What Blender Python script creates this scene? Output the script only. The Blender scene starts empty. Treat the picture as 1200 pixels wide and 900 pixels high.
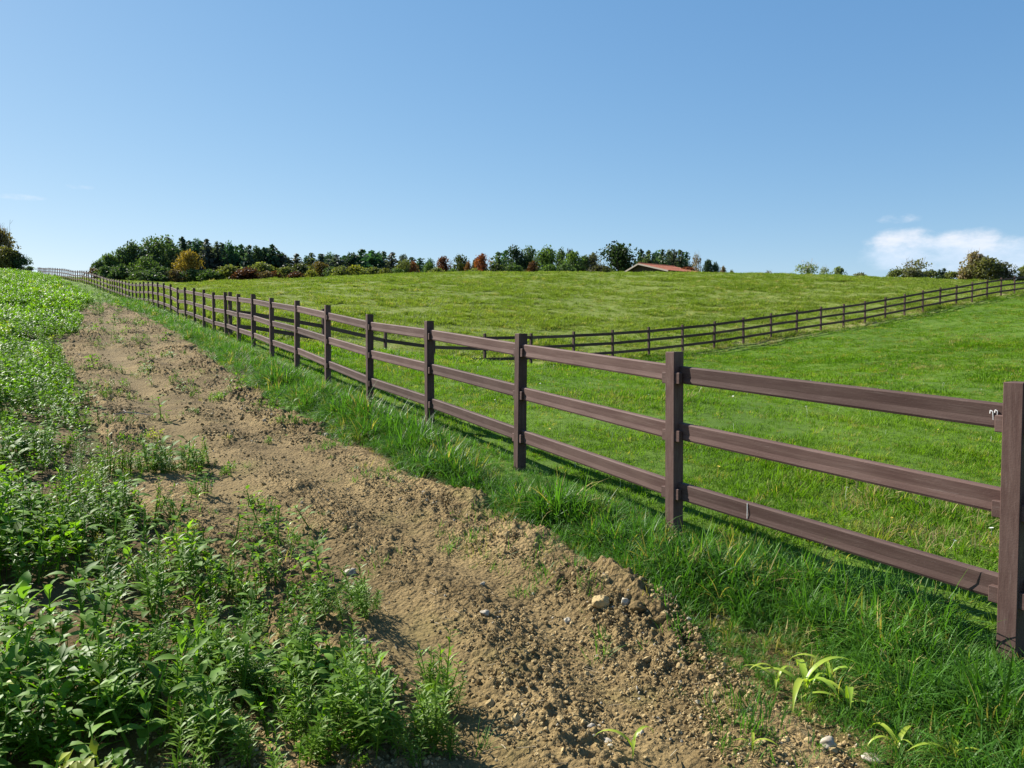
import bpy, math, random
import numpy as np
from mathutils import Vector, Matrix

rnd = random.Random(7)
rng = np.random.default_rng(7)
R = math.radians
scene = bpy.context.scene
COL = scene.collection

# ------------------------------------------------------------------ camera
EYE = 1.65
FPX = 950.0                       # focal length in pixels of a 1200 px wide picture
PITCH = math.atan(50 / FPX)
cam_d = bpy.data.cameras.new('camera')
cam_d.sensor_width = 36.0
cam_d.sensor_fit = 'HORIZONTAL'
cam_d.lens = FPX / 1200 * 36
cam_d.clip_start = 0.05
cam_d.clip_end = 6000
cam = bpy.data.objects.new('camera', cam_d)
COL.objects.link(cam)
cam.location = (0, 0, EYE)
cam.rotation_euler = (math.pi / 2 - PITCH, 0, 0)
scene.camera = cam

# ------------------------------------------------------------------ light
SUN_EL = R(36)
SUN_AZ = R(-54)                   # compass style: 0 = +Y, negative = to the left
to_sun = Vector((math.sin(SUN_AZ) * math.cos(SUN_EL), math.cos(SUN_AZ) * math.cos(SUN_EL), math.sin(SUN_EL)))
sun_d = bpy.data.lights.new('sun', 'SUN')
sun_d.energy = 5.0
sun_d.angle = R(0.53)
sun_d.color = (1.0, 0.95, 0.86)
sun = bpy.data.objects.new('sun', sun_d)
COL.objects.link(sun)
sun.location = (-40, 0, 40)
sun.rotation_euler = to_sun.to_track_quat('Z', 'Y').to_euler()

world = bpy.data.worlds.new('World')
scene.world = world
world.use_nodes = True
SKY_STRENGTH = 0.066
scene.view_settings.view_transform = 'Standard'
scene.view_settings.look = 'None'
scene.view_settings.exposure = 1.15
scene.view_settings.gamma = 1.0


class NT:
    """small helper to wire node trees"""
    def __init__(self, tree):
        self.t = tree
        tree.nodes.clear()

    def n(self, typ, _in=None, **props):
        nd = self.t.nodes.new(typ)
        for k, v in props.items():
            setattr(nd, k, v)
        for k, v in (_in or {}).items():
            s = nd.inputs[k]
            if isinstance(v, bpy.types.NodeSocket):
                self.t.links.new(v, s)
            else:
                s.default_value = v
        return nd

    def math(self, op, a, b=0.0, c=0.0, clamp=False):
        nd = self.n('ShaderNodeMath', {0: a, 1: b, 2: c}, operation=op)
        nd.use_clamp = clamp
        return nd.outputs[0]

    def mix(self, f, a, b, blend='MIX'):
        nd = self.n('ShaderNodeMix', data_type='RGBA', blend_type=blend)
        for s, v in ((nd.inputs['Factor'], f), (nd.inputs[6], a), (nd.inputs[7], b)):
            if isinstance(v, bpy.types.NodeSocket):
                self.t.links.new(v, s)
            elif s.type == 'RGBA':
                s.default_value = (*v, 1) if len(v) == 3 else v
            else:
                s.default_value = v
        return nd.outputs[2]

    def noise(self, vec, scale, detail=3.0, rough=0.55, dist=0.0, out=0):
        nd = self.n('ShaderNodeTexNoise', {'Scale': scale, 'Detail': detail, 'Roughness': rough, 'Distortion': dist})
        if vec is not None:
            self.t.links.new(vec, nd.inputs['Vector'])
        return nd.outputs[out]

    def ramp(self, f, lo, hi, a=0.0, b=1.0, smooth=True):
        nd = self.n('ShaderNodeMapRange', {'Value': f, 'From Min': lo, 'From Max': hi, 'To Min': a, 'To Max': b})
        nd.interpolation_type = 'SMOOTHSTEP' if smooth else 'LINEAR'
        return nd.outputs[0]


# sky with a low bank of cumulus at the right and faint wisps at the left
w = NT(world.node_tree)
sky = w.n('ShaderNodeTexSky', sky_type='NISHITA')
sky.sun_disc = False
sky.sun_elevation = SUN_EL
sky.sun_rotation = SUN_AZ
sky.altitude = 200
sky.air_density = 0.8
sky.dust_density = 0.15
sky.ozone_density = 3.5
tc = w.n('ShaderNodeTexCoord')
sep = w.n('ShaderNodeSeparateXYZ', {0: tc.outputs['Generated']})
az = w.math('ARCTAN2', sep.outputs[0], sep.outputs[1])
el = w.math('ARCSINE', sep.outputs[2])
cv = w.n('ShaderNodeCombineXYZ', {0: az, 1: w.math('MULTIPLY', el, 2.0), 2: 0.0}).outputs[0]
n1 = w.noise(cv, 22.0, 8.0, 0.62)
n2 = w.noise(cv, 55.0, 5.0, 0.6)


def pix_dir(px, py):
    a, b = (px - 600) / FPX, (450 - py) / FPX
    v = Vector((a, math.cos(PITCH) + b * math.sin(PITCH), -math.sin(PITCH) + b * math.cos(PITCH)))
    return v.normalized()


def blob(px, py, rx, ry, amp, soft_top=1.0):
    d = pix_dir(px, py)
    a0, e0 = math.atan2(d.x, d.y), math.asin(d.z)
    dx = w.math('DIVIDE', w.math('SUBTRACT', az, a0), rx)
    dy = w.math('DIVIDE', w.math('SUBTRACT', el, e0), ry)
    q = w.math('ADD', w.math('MULTIPLY', dx, dx), w.math('MULTIPLY', dy, dy))
    g = w.ramp(q, 0.0, 1.0, 1.0, 0.0)
    return w.math('MULTIPLY', g, amp)


bl = None
for a in ((1062, 294, .060, .030, 1.0), (1125, 292, .062, .028, 1.0), (1200, 298, .075, .028, .9), (1300, 290, .10, .032, .9),
          (1160, 312, .12, .022, .8), (1055, 256, .030, .008, .40), (1420, 280, .12, .04, .9), (20, 231, .035, .005, .45), (95, 219, .022, .004, .36)):
    o = blob(*a)
    bl = o if bl is None else w.math('MAXIMUM', bl, o)
dens = w.math('MULTIPLY', w.math('ADD', bl, w.math('MULTIPLY', w.math('ADD', w.math('SUBTRACT', n1, 0.5), w.math('MULTIPLY', w.math('SUBTRACT', n2, 0.5), 0.45)), 1.5)), w.ramp(bl, 0.0, 0.12))
cm = w.ramp(dens, 0.12, 1.2, 0.0, 0.80)
shade = w.ramp(w.math('ADD', el, w.math('MULTIPLY', w.math('SUBTRACT', n1, .5), .05)), math.asin(pix_dir(1100, 272).z), math.asin(pix_dir(1100, 300).z))
ccol = w.mix(shade, (7.1, 7.1, 7.5), (5.1, 6.0, 7.2))
tint = w.mix(1.0, sky.outputs[0], (.95, 1.055, 1.01), 'MULTIPLY')
ts_ = w.n('ShaderNodeSeparateColor', {0: tint})
K_ = SKY_STRENGTH * 2 ** 1.15
chan = [w.math('MULTIPLY', w.math('POWER', w.math('MULTIPLY', ts_.outputs[i], K_), g_), a_ / K_) for i, (g_, a_) in enumerate(((.95, .96), (.68, .80), (.45, .86)))]
tint = w.n('ShaderNodeCombineColor', {0: chan[0], 1: chan[1], 2: chan[2]}).outputs[0]
skyc = w.mix(cm, tint, ccol)
bg = w.n('ShaderNodeBackground', {'Color': skyc, 'Strength': SKY_STRENGTH})
wo = w.n('ShaderNodeOutputWorld', {'Surface': bg.outputs[0]})


# ------------------------------------------------------------------ helpers
def tag(o, label=None, cat=None, group=None, kind=None):
    if label: o['label'] = label
    if cat: o['category'] = cat
    if group: o['group'] = group
    if kind: o['kind'] = kind
    return o


def mesh_np(name, V, F, mats, smooth=False, midx=None):
    """F: (n,4) or (n,3) int array or list of such"""
    if not isinstance(F, (list, tuple)):
        F = [F]
    me = bpy.data.meshes.new(name)
    V = np.asarray(V, dtype=np.float32).reshape(-1, 3)
    F = [np.asarray(f, dtype=np.int32) for f in F if len(f)]
    nl = sum(f.size for f in F)
    nf = sum(len(f) for f in F)
    me.vertices.add(len(V)); me.vertices.foreach_set('co', V.ravel())
    me.loops.add(nl); me.loops.foreach_set('vertex_index', np.concatenate([f.ravel() for f in F]))
    tot = np.concatenate([np.full(len(f), f.shape[1], np.int32) for f in F])
    st = np.concatenate([[0], np.cumsum(tot)[:-1]]).astype(np.int32)
    me.polygons.add(nf)
    me.polygons.foreach_set('loop_start', st)
    me.polygons.foreach_set('use_smooth', np.full(nf, bool(smooth)))
    for m in (mats if isinstance(mats, (list, tuple)) else [mats]):
        me.materials.append(m)
    if midx is not None:
        me.polygons.foreach_set('material_index', np.asarray(midx, np.int32))
    me.update(calc_edges=True)
    me.validate()
    return me


def obj(name, me, parent=None, loc=(0, 0, 0), rot=(0, 0, 0), scale=(1, 1, 1), link=True):
    o = bpy.data.objects.new(name, me)
    if link:
        COL.objects.link(o)
    o.location = loc; o.rotation_euler = rot; o.scale = scale
    if parent is not None:
        o.parent = parent
    return o


def empty(name, loc, rz=0.0):
    o = bpy.data.objects.new(name, None)
    o.empty_display_size = 0.2
    COL.objects.link(o)
    o.location = loc
    o.rotation_euler = (0, 0, rz)
    return o


class Geo:
    """collects vertices and quads/tris"""
    def __init__(self):
        self.V, self.Q, self.T, self.n = [], [], [], 0

    def add(self, V, Q=None, T=None):
        V = np.asarray(V, float).reshape(-1, 3)
        if Q is not None and len(Q): self.Q.append(np.asarray(Q, int).reshape(-1, 4) + self.n)
        if T is not None and len(T): self.T.append(np.asarray(T, int).reshape(-1, 3) + self.n)
        self.V.append(V); self.n += len(V)

    def mesh(self, name, mat, smooth=False):
        F = []
        if self.Q: F.append(np.concatenate(self.Q))
        if self.T: F.append(np.concatenate(self.T))
        return mesh_np(name, np.concatenate(self.V), F, mat, smooth)

    def tube(self, pts, radii, sides=6):
        pts = [Vector(p) for p in pts]
        V, Q = [], []
        for i, p in enumerate(pts):
            d = (pts[min(i + 1, len(pts) - 1)] - pts[max(i - 1, 0)]).normalized()
            a = d.orthogonal().normalized() if i == 0 else (a - d * a.dot(d)).normalized()
            b = d.cross(a)
            for k in range(sides):
                t = 2 * math.pi * k / sides
                V.append(p + (a * math.cos(t) + b * math.sin(t)) * radii[i])
        for i in range(len(pts) - 1):
            for k in range(sides):
                k2 = (k + 1) % sides
                Q.append((i * sides + k, i * sides + k2, (i + 1) * sides + k2, (i + 1) * sides + k))
        self.add([tuple(v) for v in V], Q)

    def blade(self, base, azm, L, wd, lean, curl, n=3, fold=0.0):
        s = np.linspace(0, 1, n + 1)
        th = lean + curl * s
        ds = L / n
        r = np.concatenate([[0], np.cumsum(np.sin(th[:-1] + curl / n / 2) * ds)])
        z = np.concatenate([[0], np.cumsum(np.cos(th[:-1] + curl / n / 2) * ds)])
        ca, sa = math.cos(azm), math.sin(azm)
        c = np.stack([base[0] + r * ca, base[1] + r * sa, base[2] + z], 1)
        hw = wd / 2 * np.clip(np.minimum(0.55 + s * 2.0, (1.02 - s) * 2.2), 0.04, 1.0)
        side = np.array([-sa, ca, 0.0])
        Lf = c - side * hw[:, None]; Rt = c + side * hw[:, None]
        i = np.arange(n)
        if fold:
            up = np.stack([-np.cos(th) * ca, -np.cos(th) * sa, np.sin(th)], 1)
            Lf = Lf + up * (hw * fold)[:, None]; Rt = Rt + up * (hw * fold)[:, None]
            V = np.concatenate([Lf, c, Rt]); m = n + 1
            Q = np.concatenate([np.stack([i, i + m, i + m + 1, i + 1], 1), np.stack([i + m, i + 2 * m, i + 2 * m + 1, i + m + 1], 1)])
        else:
            V = np.concatenate([Lf, Rt]); m = n + 1
            Q = np.stack([i, i + m, i + m + 1, i + 1], 1)
        self.add(V, Q)

    def leaf(self, base, d, L, wd, droop=0.5, up=(0, 0, 1), n=4, fold=0.25, peak=0.42):
        """ovate leaf growing from base along d, bending down by droop"""
        d = Vector(d).normalized(); upv = Vector(up)
        side = d.cross(upv)
        if side.length < 1e-3: side = Vector((1, 0, 0))
        side.normalize(); nrm = side.cross(d).normalized()
        V, p = [], Vector(base)
        s_ = [i / n for i in range(n + 1)]
        for i, s in enumerate(s_):
            a = -droop * s
            t = d * math.cos(a) + nrm * math.sin(a)
            nn = nrm * math.cos(a) - d * math.sin(a)
            hw = wd / 2 * (max(0.03, (s / peak) ** 0.7 if s < peak else (max(0.0, (1 - s) / (1 - peak))) ** 0.75) if 0 < s < 1 else 0.03)
            V += [p - side * hw + nn * hw * fold, p.copy(), p + side * hw + nn * hw * fold]
            p = p + t * (L / n)
        Q = []
        for i in range(n):
            b = i * 3
            Q += [(b, b + 1, b + 4, b + 3), (b + 1, b + 2, b + 5, b + 4)]
        self.add([tuple(v) for v in V], Q)

    def box(self, c, s, rz=0.0):
        x, y, z = s[0] / 2, s[1] / 2, s[2] / 2
        V = np.array([(-x, -y, -z), (x, -y, -z), (x, y, -z), (-x, y, -z), (-x, -y, z), (x, -y, z), (x, y, z), (-x, y, z)])
        if rz:
            ca, sa = math.cos(rz), math.sin(rz)
            V = V @ np.array([[ca, sa, 0], [-sa, ca, 0], [0, 0, 1]])
        self.add(V + np.array(c), [(0, 3, 2, 1), (4, 5, 6, 7), (0, 1, 5, 4), (1, 2, 6, 5), (2, 3, 7, 6), (3, 0, 4, 7)])


# numpy value noise
_perm = np.random.default_rng(3).permutation(4096)
_val = np.random.default_rng(4).random(4096)


def vnoise(x, y):
    x = np.asarray(x, float); y = np.asarray(y, float)
    xi = np.floor(x).astype(int); yi = np.floor(y).astype(int)
    fx, fy = x - xi, y - yi
    fx = fx * fx * fx * (fx * (fx * 6 - 15) + 10); fy = fy * fy * fy * (fy * (fy * 6 - 15) + 10)
    h = lambda i, j: _val[_perm[(_perm[i & 4095] + j) & 4095]]
    a = h(xi, yi) * (1 - fx) + h(xi + 1, yi) * fx
    b = h(xi, yi + 1) * (1 - fx) + h(xi + 1, yi + 1) * fx
    return (a * (1 - fy) + b * fy) * 2 - 1


def fbm(x, y, f=1.0, octv=4, gain=0.5):
    s, a = 0.0, 1.0
    for k in range(octv):
        s = s + a * vnoise(x * f + 17.3 * k, y * f - 9.1 * k)
        f *= 2.03; a *= gain
    return s


def sstep(x, a, b):
    t = np.clip((np.asarray(x, float) - a) / (b - a), 0, 1)
    return t * t * (3 - 2 * t)


# ------------------------------------------------------------------ fence lines (plan) and terrain heights
def xt(px):                      # X / Y of a picture column (ground rays, small pitch ignored)
    return (px - 600) / FPX


f1_u = [1196, 792, 609, 503, 433, 384, 348, 319, 297.5, 280.5, 266, 252, 240.2, 229.5, 219, 210, 202, 194.3, 187.3, 181.3, 176, 170.8, 166, 161.7]
f1_y = {0: 779, 1: 628, 2: 551, 3: 503, 4: 474, 5: 449, 6: 431, 7: 419, 8: 408, 9: 401, 10: 395, 12: 385, 14: 376, 16: 368.5, 19: 360.5, 23: 357}
P1 = []
x0 = xt(f1_u[0]) * 3.62
P1.append((x0, 3.62))
for k in range(1, len(f1_u)):
    t = xt(f1_u[k]); px_, py_ = P1[-1]
    # point on the ray X = tY at 2.2 m from the last post, on the far side
    a = 1 + t * t; b = -2 * (t * px_ + py_); c = px_ ** 2 + py_ ** 2 - 2.2 ** 2
    disc = b * b - 4 * a * c
    y = (-b + math.sqrt(max(0, disc))) / (2 * a)
    P1.append((t * y, y))
ctrl = []                         # X, Y, height relative to the eye
for k, y in f1_y.items():
    ctrl.append((P1[k][0], P1[k][1], -(y - 400) / FPX * P1[k][1]))
farY = P1[-1][1]
far_pts = [P1[-1]] + [(xt(u) * Y, Y) for u, Y in ((130, 66), (110, 76), (97, 85), (82, 96), (70, 106), (60, 116), (47, 134))]
for u, y, Y in ((149, 352.5, 53.7), (139, 348, 59.4), (130, 344.5, 66), (110, 336, 76), (97, 331.5, 85), (82, 328.5, 96), (70, 326.3, 106), (60, 324.8, 116), (47, 323.5, 134)):
    ctrl.append((xt(u) * Y, Y, -(y - 400) / FPX * Y))
# resample the far stretch at 2.2 m
pl = np.array(far_pts); sg = np.r_[0, np.cumsum(np.hypot(*np.diff(pl, axis=0).T))]
for s in np.arange(2.2, sg[-1], 2.2):
    P1.append((float(np.interp(s, sg, pl[:, 0])), float(np.interp(s, sg, pl[:, 1]))))
# one more post outside the frame at the near end
d0 = np.array(P1[0]) - np.array(P1[1]); d0 = d0 / np.hypot(*d0) * 2.2
P1 = [(P1[0][0] + d0[0], P1[0][1] + d0[1])] + P1

C2 = np.array((-1.0, 29.73)); S2 = np.array((1.7246, 1.3023))
JUNC = 11                         # index in P1 of the post where the cross fence joins
J = np.array(P1[JUNC])
P2 = [tuple(J + (C2 - J) * s) for s in (0.012, 0.085, 0.318, 0.552, 0.76, 1.0)]
P2 += [tuple(C2 + S2 * (k + 1)) for k in range(27)]
b2 = [429.5, 426, 422.5, 418, 413.5, 408.5, 403, 397.5, 392.5, 387.8, 383.7, 379.5, 374.5, 370, 365.3, 361.2, 357.6, 354, 350.5, 347.5, 345]
for k, y in enumerate(b2):
    p = C2 + S2 * (k + 1)
    ctrl.append((p[0], p[1], -(y - 400) / FPX * p[1]))
ctrl += [(-1.0, 29.73, -1.0), (xt(372) * 27.2, 27.2, -.29), (xt(443) * 28.2, 28.2, -.72)]
# track and camera stand
ctrl += [(0, 0, -1.66), (-3, 0, -1.60), (3.2, 0, -1.64), (-.1, 4, -1.56), (-.7, 5.5, -1.46), (1.0, 3.6, -1.55), (-2.6, 9.5, -1.14), (-4.8, 13, -.86), (-8.5, 20, -.28), (-15.5, 32, .75)]
# crop field on the left
ctrl += [(-2.6, 4, -1.5), (-4.5, 7, -1.15), (-7, 10, -.78), (-13.2, 20, .08), (-26, 40, 2.25), (-39, 60, 4.3), (-51, 80, 6.5), (-67, 104, 9.0), (-78, 116, 9.7), (-95, 125, 10.5), (-90, 150, 10.6)]
# paddock on the right
ctrl += [(4.5, 6.0, -1.36), (12.6, 20, -.98), (8, 12, -1.3), (4, 24, -1.08), (24, 34, .3), (40, 40, 1.9)]
# pasture hill with its crest
for u, y, Y in ((190, 334, 150), (250, 332.5, 146), (300, 330.5, 140), (400, 324.5, 125), (500, 321, 115), (200, 340, 90), (200, 336.5, 120), (300, 335.5, 108), (300, 332.5, 125), (400, 327.5, 108), (600, 320, 112), (700, 320, 110), (800, 321, 110), (900, 322, 108), (1000, 325, 104), (1100, 328.5, 98), (1200, 331.5, 92)):
    ctrl.append((xt(u) * Y, Y, -(y - 400) / FPX * Y))
ctrl += [(-20, 60, 3.6), (0, 60, 2.75), (25, 70, 4.4), (-35, 90, 6.3), (0, 85, 6.4), (45, 78, 5.4)]
ctrl += [(-67, 178, 12.2), (-40, 170, 11.6), (0, 145, 9.9), (0, 180, 9.6), (45, 140, 9.2), (45, 180, 8.8), (80, 130, 7.6), (80, 170, 7.5), (75, 95, 6.4), (80, 50, 3.8)]
CT = np.array(ctrl)


def _phi(r2):
    return 0.5 * r2 * np.log(r2 + 1e-9)


def _tps_fit(P, z, lam):
    n = len(P)
    K = _phi(((P[:, None] - P[None]) ** 2).sum(-1)) + lam * np.eye(n)
    A = np.zeros((n + 3, n + 3)); A[:n, :n] = K
    A[:n, n] = 1; A[:n, n + 1:] = P; A[n, :n] = 1; A[n + 1:, :n] = P.T
    return np.linalg.solve(A, np.r_[z, 0, 0, 0])


WT = _tps_fit(CT[:, :2], CT[:, 2], 0.6)


def ground(x, y):
    x = np.asarray(x, float); y = np.asarray(y, float)
    sh = np.broadcast(x, y).shape
    xf = np.clip(np.broadcast_to(x, sh).ravel(), -110, 95); yf = np.clip(np.broadcast_to(y, sh).ravel(), -6, 185)
    out = np.empty(len(xf))
    for a in range(0, len(xf), 20000):
        X, Y = xf[a:a + 20000], yf[a:a + 20000]
        r2 = (X[:, None] - CT[None, :, 0]) ** 2 + (Y[:, None] - CT[None, :, 1]) ** 2
        out[a:a + 20000] = _phi(r2) @ WT[:-3] + WT[-3] + WT[-2] * X + WT[-1] * Y
    return out.reshape(sh) + EYE


def gz(x, y):
    return float(ground(np.array([x]), np.array([y]))[0])


_pg_Y = np.concatenate([np.linspace(1.5, 30, 400), np.linspace(30.3, 150, 400)])


def pix_ground(px, py):
    """where the sight line through a picture point meets the terrain"""
    d = pix_dir(px, py)
    Y = _pg_Y; X = d.x / d.y * Y; Z = EYE + d.z / d.y * Y
    g = ground(X, Y)
    i = int(np.argmax(Z < g))
    if i == 0:
        return (X[0], Y[0], g[0]) if Z[0] < g[0] else (X[-1], Y[-1], g[-1])
    a = (Z[i - 1] - g[i - 1]) / ((Z[i - 1] - g[i - 1]) + (g[i] - Z[i]) + 1e-12)
    y = Y[i - 1] + a * (Y[i] - Y[i - 1])
    return (d.x / d.y * y, y, gz(d.x / d.y * y, y))


# edges of the bare track:  picture row -> left and right column
edge_px = [(900, 330, 1000), (840, 330, 915), (780, 330, 840), (720, 300, 790), (680, 270, 712), (640, 230, 645), (600, 180, 572), (560, 125, 488), (520, 115, 408),
           (480, 108, 330), (450, 98, 284), (425, 78, 250), (405, 68, 221), (388, 98, 195), (375, 96, 173), (362, 104, 146), (354, 112, 128)]
eL = np.array([pix_ground(l, y)[:2] for y, l, r in edge_px]); eR = np.array([pix_ground(r, y)[:2] for y, l, r in edge_px])


def _mk(e):
    o = np.argsort(e[:, 1]); return e[o, 1], e[o, 0]


LY, LX = _mk(eL); RY, RX = _mk(eR)
LY = np.r_[-4, LY]; LX = np.r_[LX[0] - .1, LX]; RY = np.r_[-4, 1.5, RY]; RX = np.r_[RX[0] + 1.6, RX[0] + .75, RX]
TRACK_END = min(LY[-1], RY[-1])


crop_px = [(900, 110), (840, 120), (780, 120), (720, 100), (680, 95), (640, 92), (600, 100), (560, 100), (520, 104)]
QY, QX = _mk(np.array([pix_ground(u, y)[:2] for y, u in crop_px]))


def cl(y): return np.where(y < QY[-1], np.interp(y, QY, QX), np.interp(y, LY, LX))


def xl(y): return np.interp(y, LY, LX)
def xr(y): return np.interp(y, RY, RX)


P1a = np.array(P1); P2a = np.array(P2)


def f1x(y): return np.interp(y, P1a[:, 1], P1a[:, 0])


def f2y(x):                       # Y of the cross fence at a given X
    return np.interp(x, P2a[:, 0], P2a[:, 1])


# which side of things a ground point is on
def zone_track(x, y):
    wob = 0.10 * fbm(x, y, 1.7, 3)
    return (x > xl(y) + wob) & (x < xr(y) + wob) & (y < TRACK_END)


# ------------------------------------------------------------------ materials
def new_mat(name):
    m = bpy.data.materials.new(name); m.use_nodes = True
    return m, NT(m.node_tree)


def foliage_mat(name, c1, c2, c3=None, trans=0.35, rough=0.5, patch=0.35, spec=0.35, c3_amt=0.12, use_color=False, tip=None):
    """leaf colour varies over the place and from plant to plant; thin leaves let light through"""
    m, t = new_mat(name)
    geo = t.n('ShaderNodeNewGeometry'); oi = t.n('ShaderNodeObjectInfo')
    big = t.noise(geo.outputs['Position'], patch, 3.0, 0.6)
    f = t.math('ADD', t.ramp(big, 0.32, 0.68, 0.0, 0.65), t.math('MULTIPLY', oi.outputs['Random'], 0.35))
    c = t.mix(f, c1, c2)
    if c3 is not None:
        r2 = t.noise(geo.outputs['Position'], patch * 3.1, 2.0, 0.5)
        f3 = t.math('MULTIPLY', t.ramp(r2, 0.56, 0.70), t.ramp(oi.outputs['Random'], 1 - c3_amt * 4, 1.0))
        f3 = t.math('MAXIMUM', f3, t.math('GREATER_THAN', oi.outputs['Random'], 1 - c3_amt * 0.4))
        c = t.mix(f3, c, c3)
    isl = t.math('MULTIPLY_ADD', geo.outputs['Random Per Island'], 0.7, 0.65)
    c = t.mix(1.0, c, t.n('ShaderNodeCombineColor', {0: isl, 1: isl, 2: isl}).outputs[0], 'MULTIPLY')
    if use_color:
        c = t.mix(1.0, c, oi.outputs['Color'], 'MULTIPLY')
    b = t.n('ShaderNodeBsdfPrincipled', {'Base Color': c, 'Roughness': rough, 'Specular IOR Level': spec})
    if trans > 0:
        tcol = t.mix(1.0, c, (1.35, 1.45, 0.55), 'MULTIPLY')
        tr = t.n('ShaderNodeBsdfTranslucent', {'Color': tcol})
        mx = t.n('ShaderNodeMixShader', {0: trans, 1: b.outputs[0], 2: tr.outputs[0]})
        t.n('ShaderNodeOutputMaterial', {'Surface': mx.outputs[0]})
    else:
        t.n('ShaderNodeOutputMaterial', {'Surface': b.outputs[0]})
    return m


M = {}
M['verge'] = foliage_mat('verge_grass_blade', (.048, .132, .015), (.090, .208, .025), (.32, .27, .09), .38, .5, 1.3, .22, .14)
M['paddock'] = foliage_mat('paddock_grass_blade', (.078, .168, .010), (.136, .232, .017), (.27, .25, .07), .40, .6, .30, .12, .18)
M['pasture'] = foliage_mat('pasture_grass_blade', (.128, .190, .026), (.195, .250, .050), (.31, .28, .12), .35, .6, .12, .10, .15)
M['crop'] = foliage_mat('crop_leaf', (.090, .200, .011), (.175, .310, .022), (.32, .36, .04), .48, .5, .5, .22, .08)
M['weed'] = foliage_mat('weed_leaf', (.090, .182, .018), (.165, .275, .028), (.30, .30, .05), .42, .5, 2.0, .25, .07)
M['broad'] = foliage_mat('broad_leaf', (.100, .205, .026), (.155, .270, .034), None, .42, .6, 6.0, .15)
M['maize'] = foliage_mat('maize_leaf', (.36, .42, .05), (.24, .38, .04), None, .42, .4, 3.0, .4)
M['crown'] = foliage_mat('tree_leaf', (.75, .78, .75), (1.15, 1.12, 1.0), None, .35, .6, .22, .15, use_color=True)


def soil_nodes(t, damp_extra=None):
    geo = t.n('ShaderNodeNewGeometry'); P = geo.outputs['Position']
    nb = t.noise(P, .9, 4.0, .6); nm = t.noise(P, 5.0, 5.0, .65); nf = t.noise(P, 42.0, 4.0, .7)
    f = t.math('ADD', t.math('MULTIPLY', nb, .55), t.math('ADD', t.math('MULTIPLY', nm, .30), t.math('MULTIPLY', nf, .30)))
    f = t.ramp(f, .42, .74)
    c = t.mix(f, (.098, .067, .029), (.295, .210, .096))
    c = t.mix(t.ramp(t.noise(P, 13.0, 4.0, .7), .50, .70, 0.0, .40), c, (.105, .070, .030))
    moss = t.ramp(t.noise(P, 1.6, 4.0, .65), .54, .70, 0.0, .55)
    c = t.mix(moss, c, (.165, .140, .048))
    pale = t.ramp(t.noise(P, 75.0, 2.0, .5), .68, .75, 0.0, .75)
    c = t.mix(pale, c, (.42, .33, .21))
    vor = t.n('ShaderNodeTexVoronoi', {'Vector': P, 'Scale': 38.0}).outputs['Distance']
    h = t.math('ADD', t.math('MULTIPLY', nf, .6), t.math('MULTIPLY', vor, -.5))
    h = t.math('ADD', h, t.math('MULTIPLY', nm, .8))
    return c, h, P


m, t = new_mat('dirt'); M['dirt'] = m
c, h, P = soil_nodes(t)
pk_ = t.n('ShaderNodeSeparateColor', {0: t.n('ShaderNodeVertexColor', layer_name='packed').outputs['Color']}).outputs[0]
c = t.mix(t.math('MULTIPLY', pk_, .6), c, (.135, .098, .040))
bmp = t.n('ShaderNodeBump', {'Height': h, 'Strength': t.math('MULTIPLY_ADD', pk_, -.45, 1.0), 'Distance': .035})
b = t.n('ShaderNodeBsdfPrincipled', {'Base Color': c, 'Roughness': .95, 'Specular IOR Level': .12, 'Normal': bmp.outputs[0]})
t.n('ShaderNodeOutputMaterial', {'Surface': b.outputs[0]})

m, t = new_mat('clod'); M['clod'] = m
geo = t.n('ShaderNodeNewGeometry'); oi = t.n('ShaderNodeObjectInfo')
nm = t.noise(geo.outputs['Position'], 30.0, 4.0, .65)
c = t.mix(t.ramp(t.math('ADD', t.math('MULTIPLY', nm, .5), t.math('MULTIPLY', oi.outputs['Random'], .5)), .25, .8), (.16, .110, .048), (.45, .335, .165))
c = t.mix(t.math('GREATER_THAN', oi.outputs['Random'], .975), c, (.42, .37, .28))
bmp = t.n('ShaderNodeBump', {'Height': t.noise(geo.outputs['Position'], 90.0, 3.0, .6), 'Strength': .7, 'Distance': .01})
b = t.n('ShaderNodeBsdfPrincipled', {'Base Color': c, 'Roughness': .95, 'Specular IOR Level': .12, 'Normal': bmp.outputs[0]})
t.n('ShaderNodeOutputMaterial', {'Surface': b.outputs[0]})

m, t = new_mat('pale_stone'); M['stone'] = m
geo = t.n('ShaderNodeNewGeometry')
c = t.mix(t.ramp(t.noise(geo.outputs['Position'], 40.0, 4.0, .6), .35, .7), (.24, .20, .145), (.40, .35, .27))
b = t.n('ShaderNodeBsdfPrincipled', {'Base Color': c, 'Roughness': .75})
t.n('ShaderNodeOutputMaterial', {'Surface': b.outputs[0]})

m, t = new_mat('straw'); M['straw'] = m
oi = t.n('ShaderNodeObjectInfo')
c = t.mix(oi.outputs['Random'], (.50, .42, .27), (.30, .22, .12))
b = t.n('ShaderNodeBsdfPrincipled', {'Base Color': c, 'Roughness': .7})
t.n('ShaderNodeOutputMaterial', {'Surface': b.outputs[0]})

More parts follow.
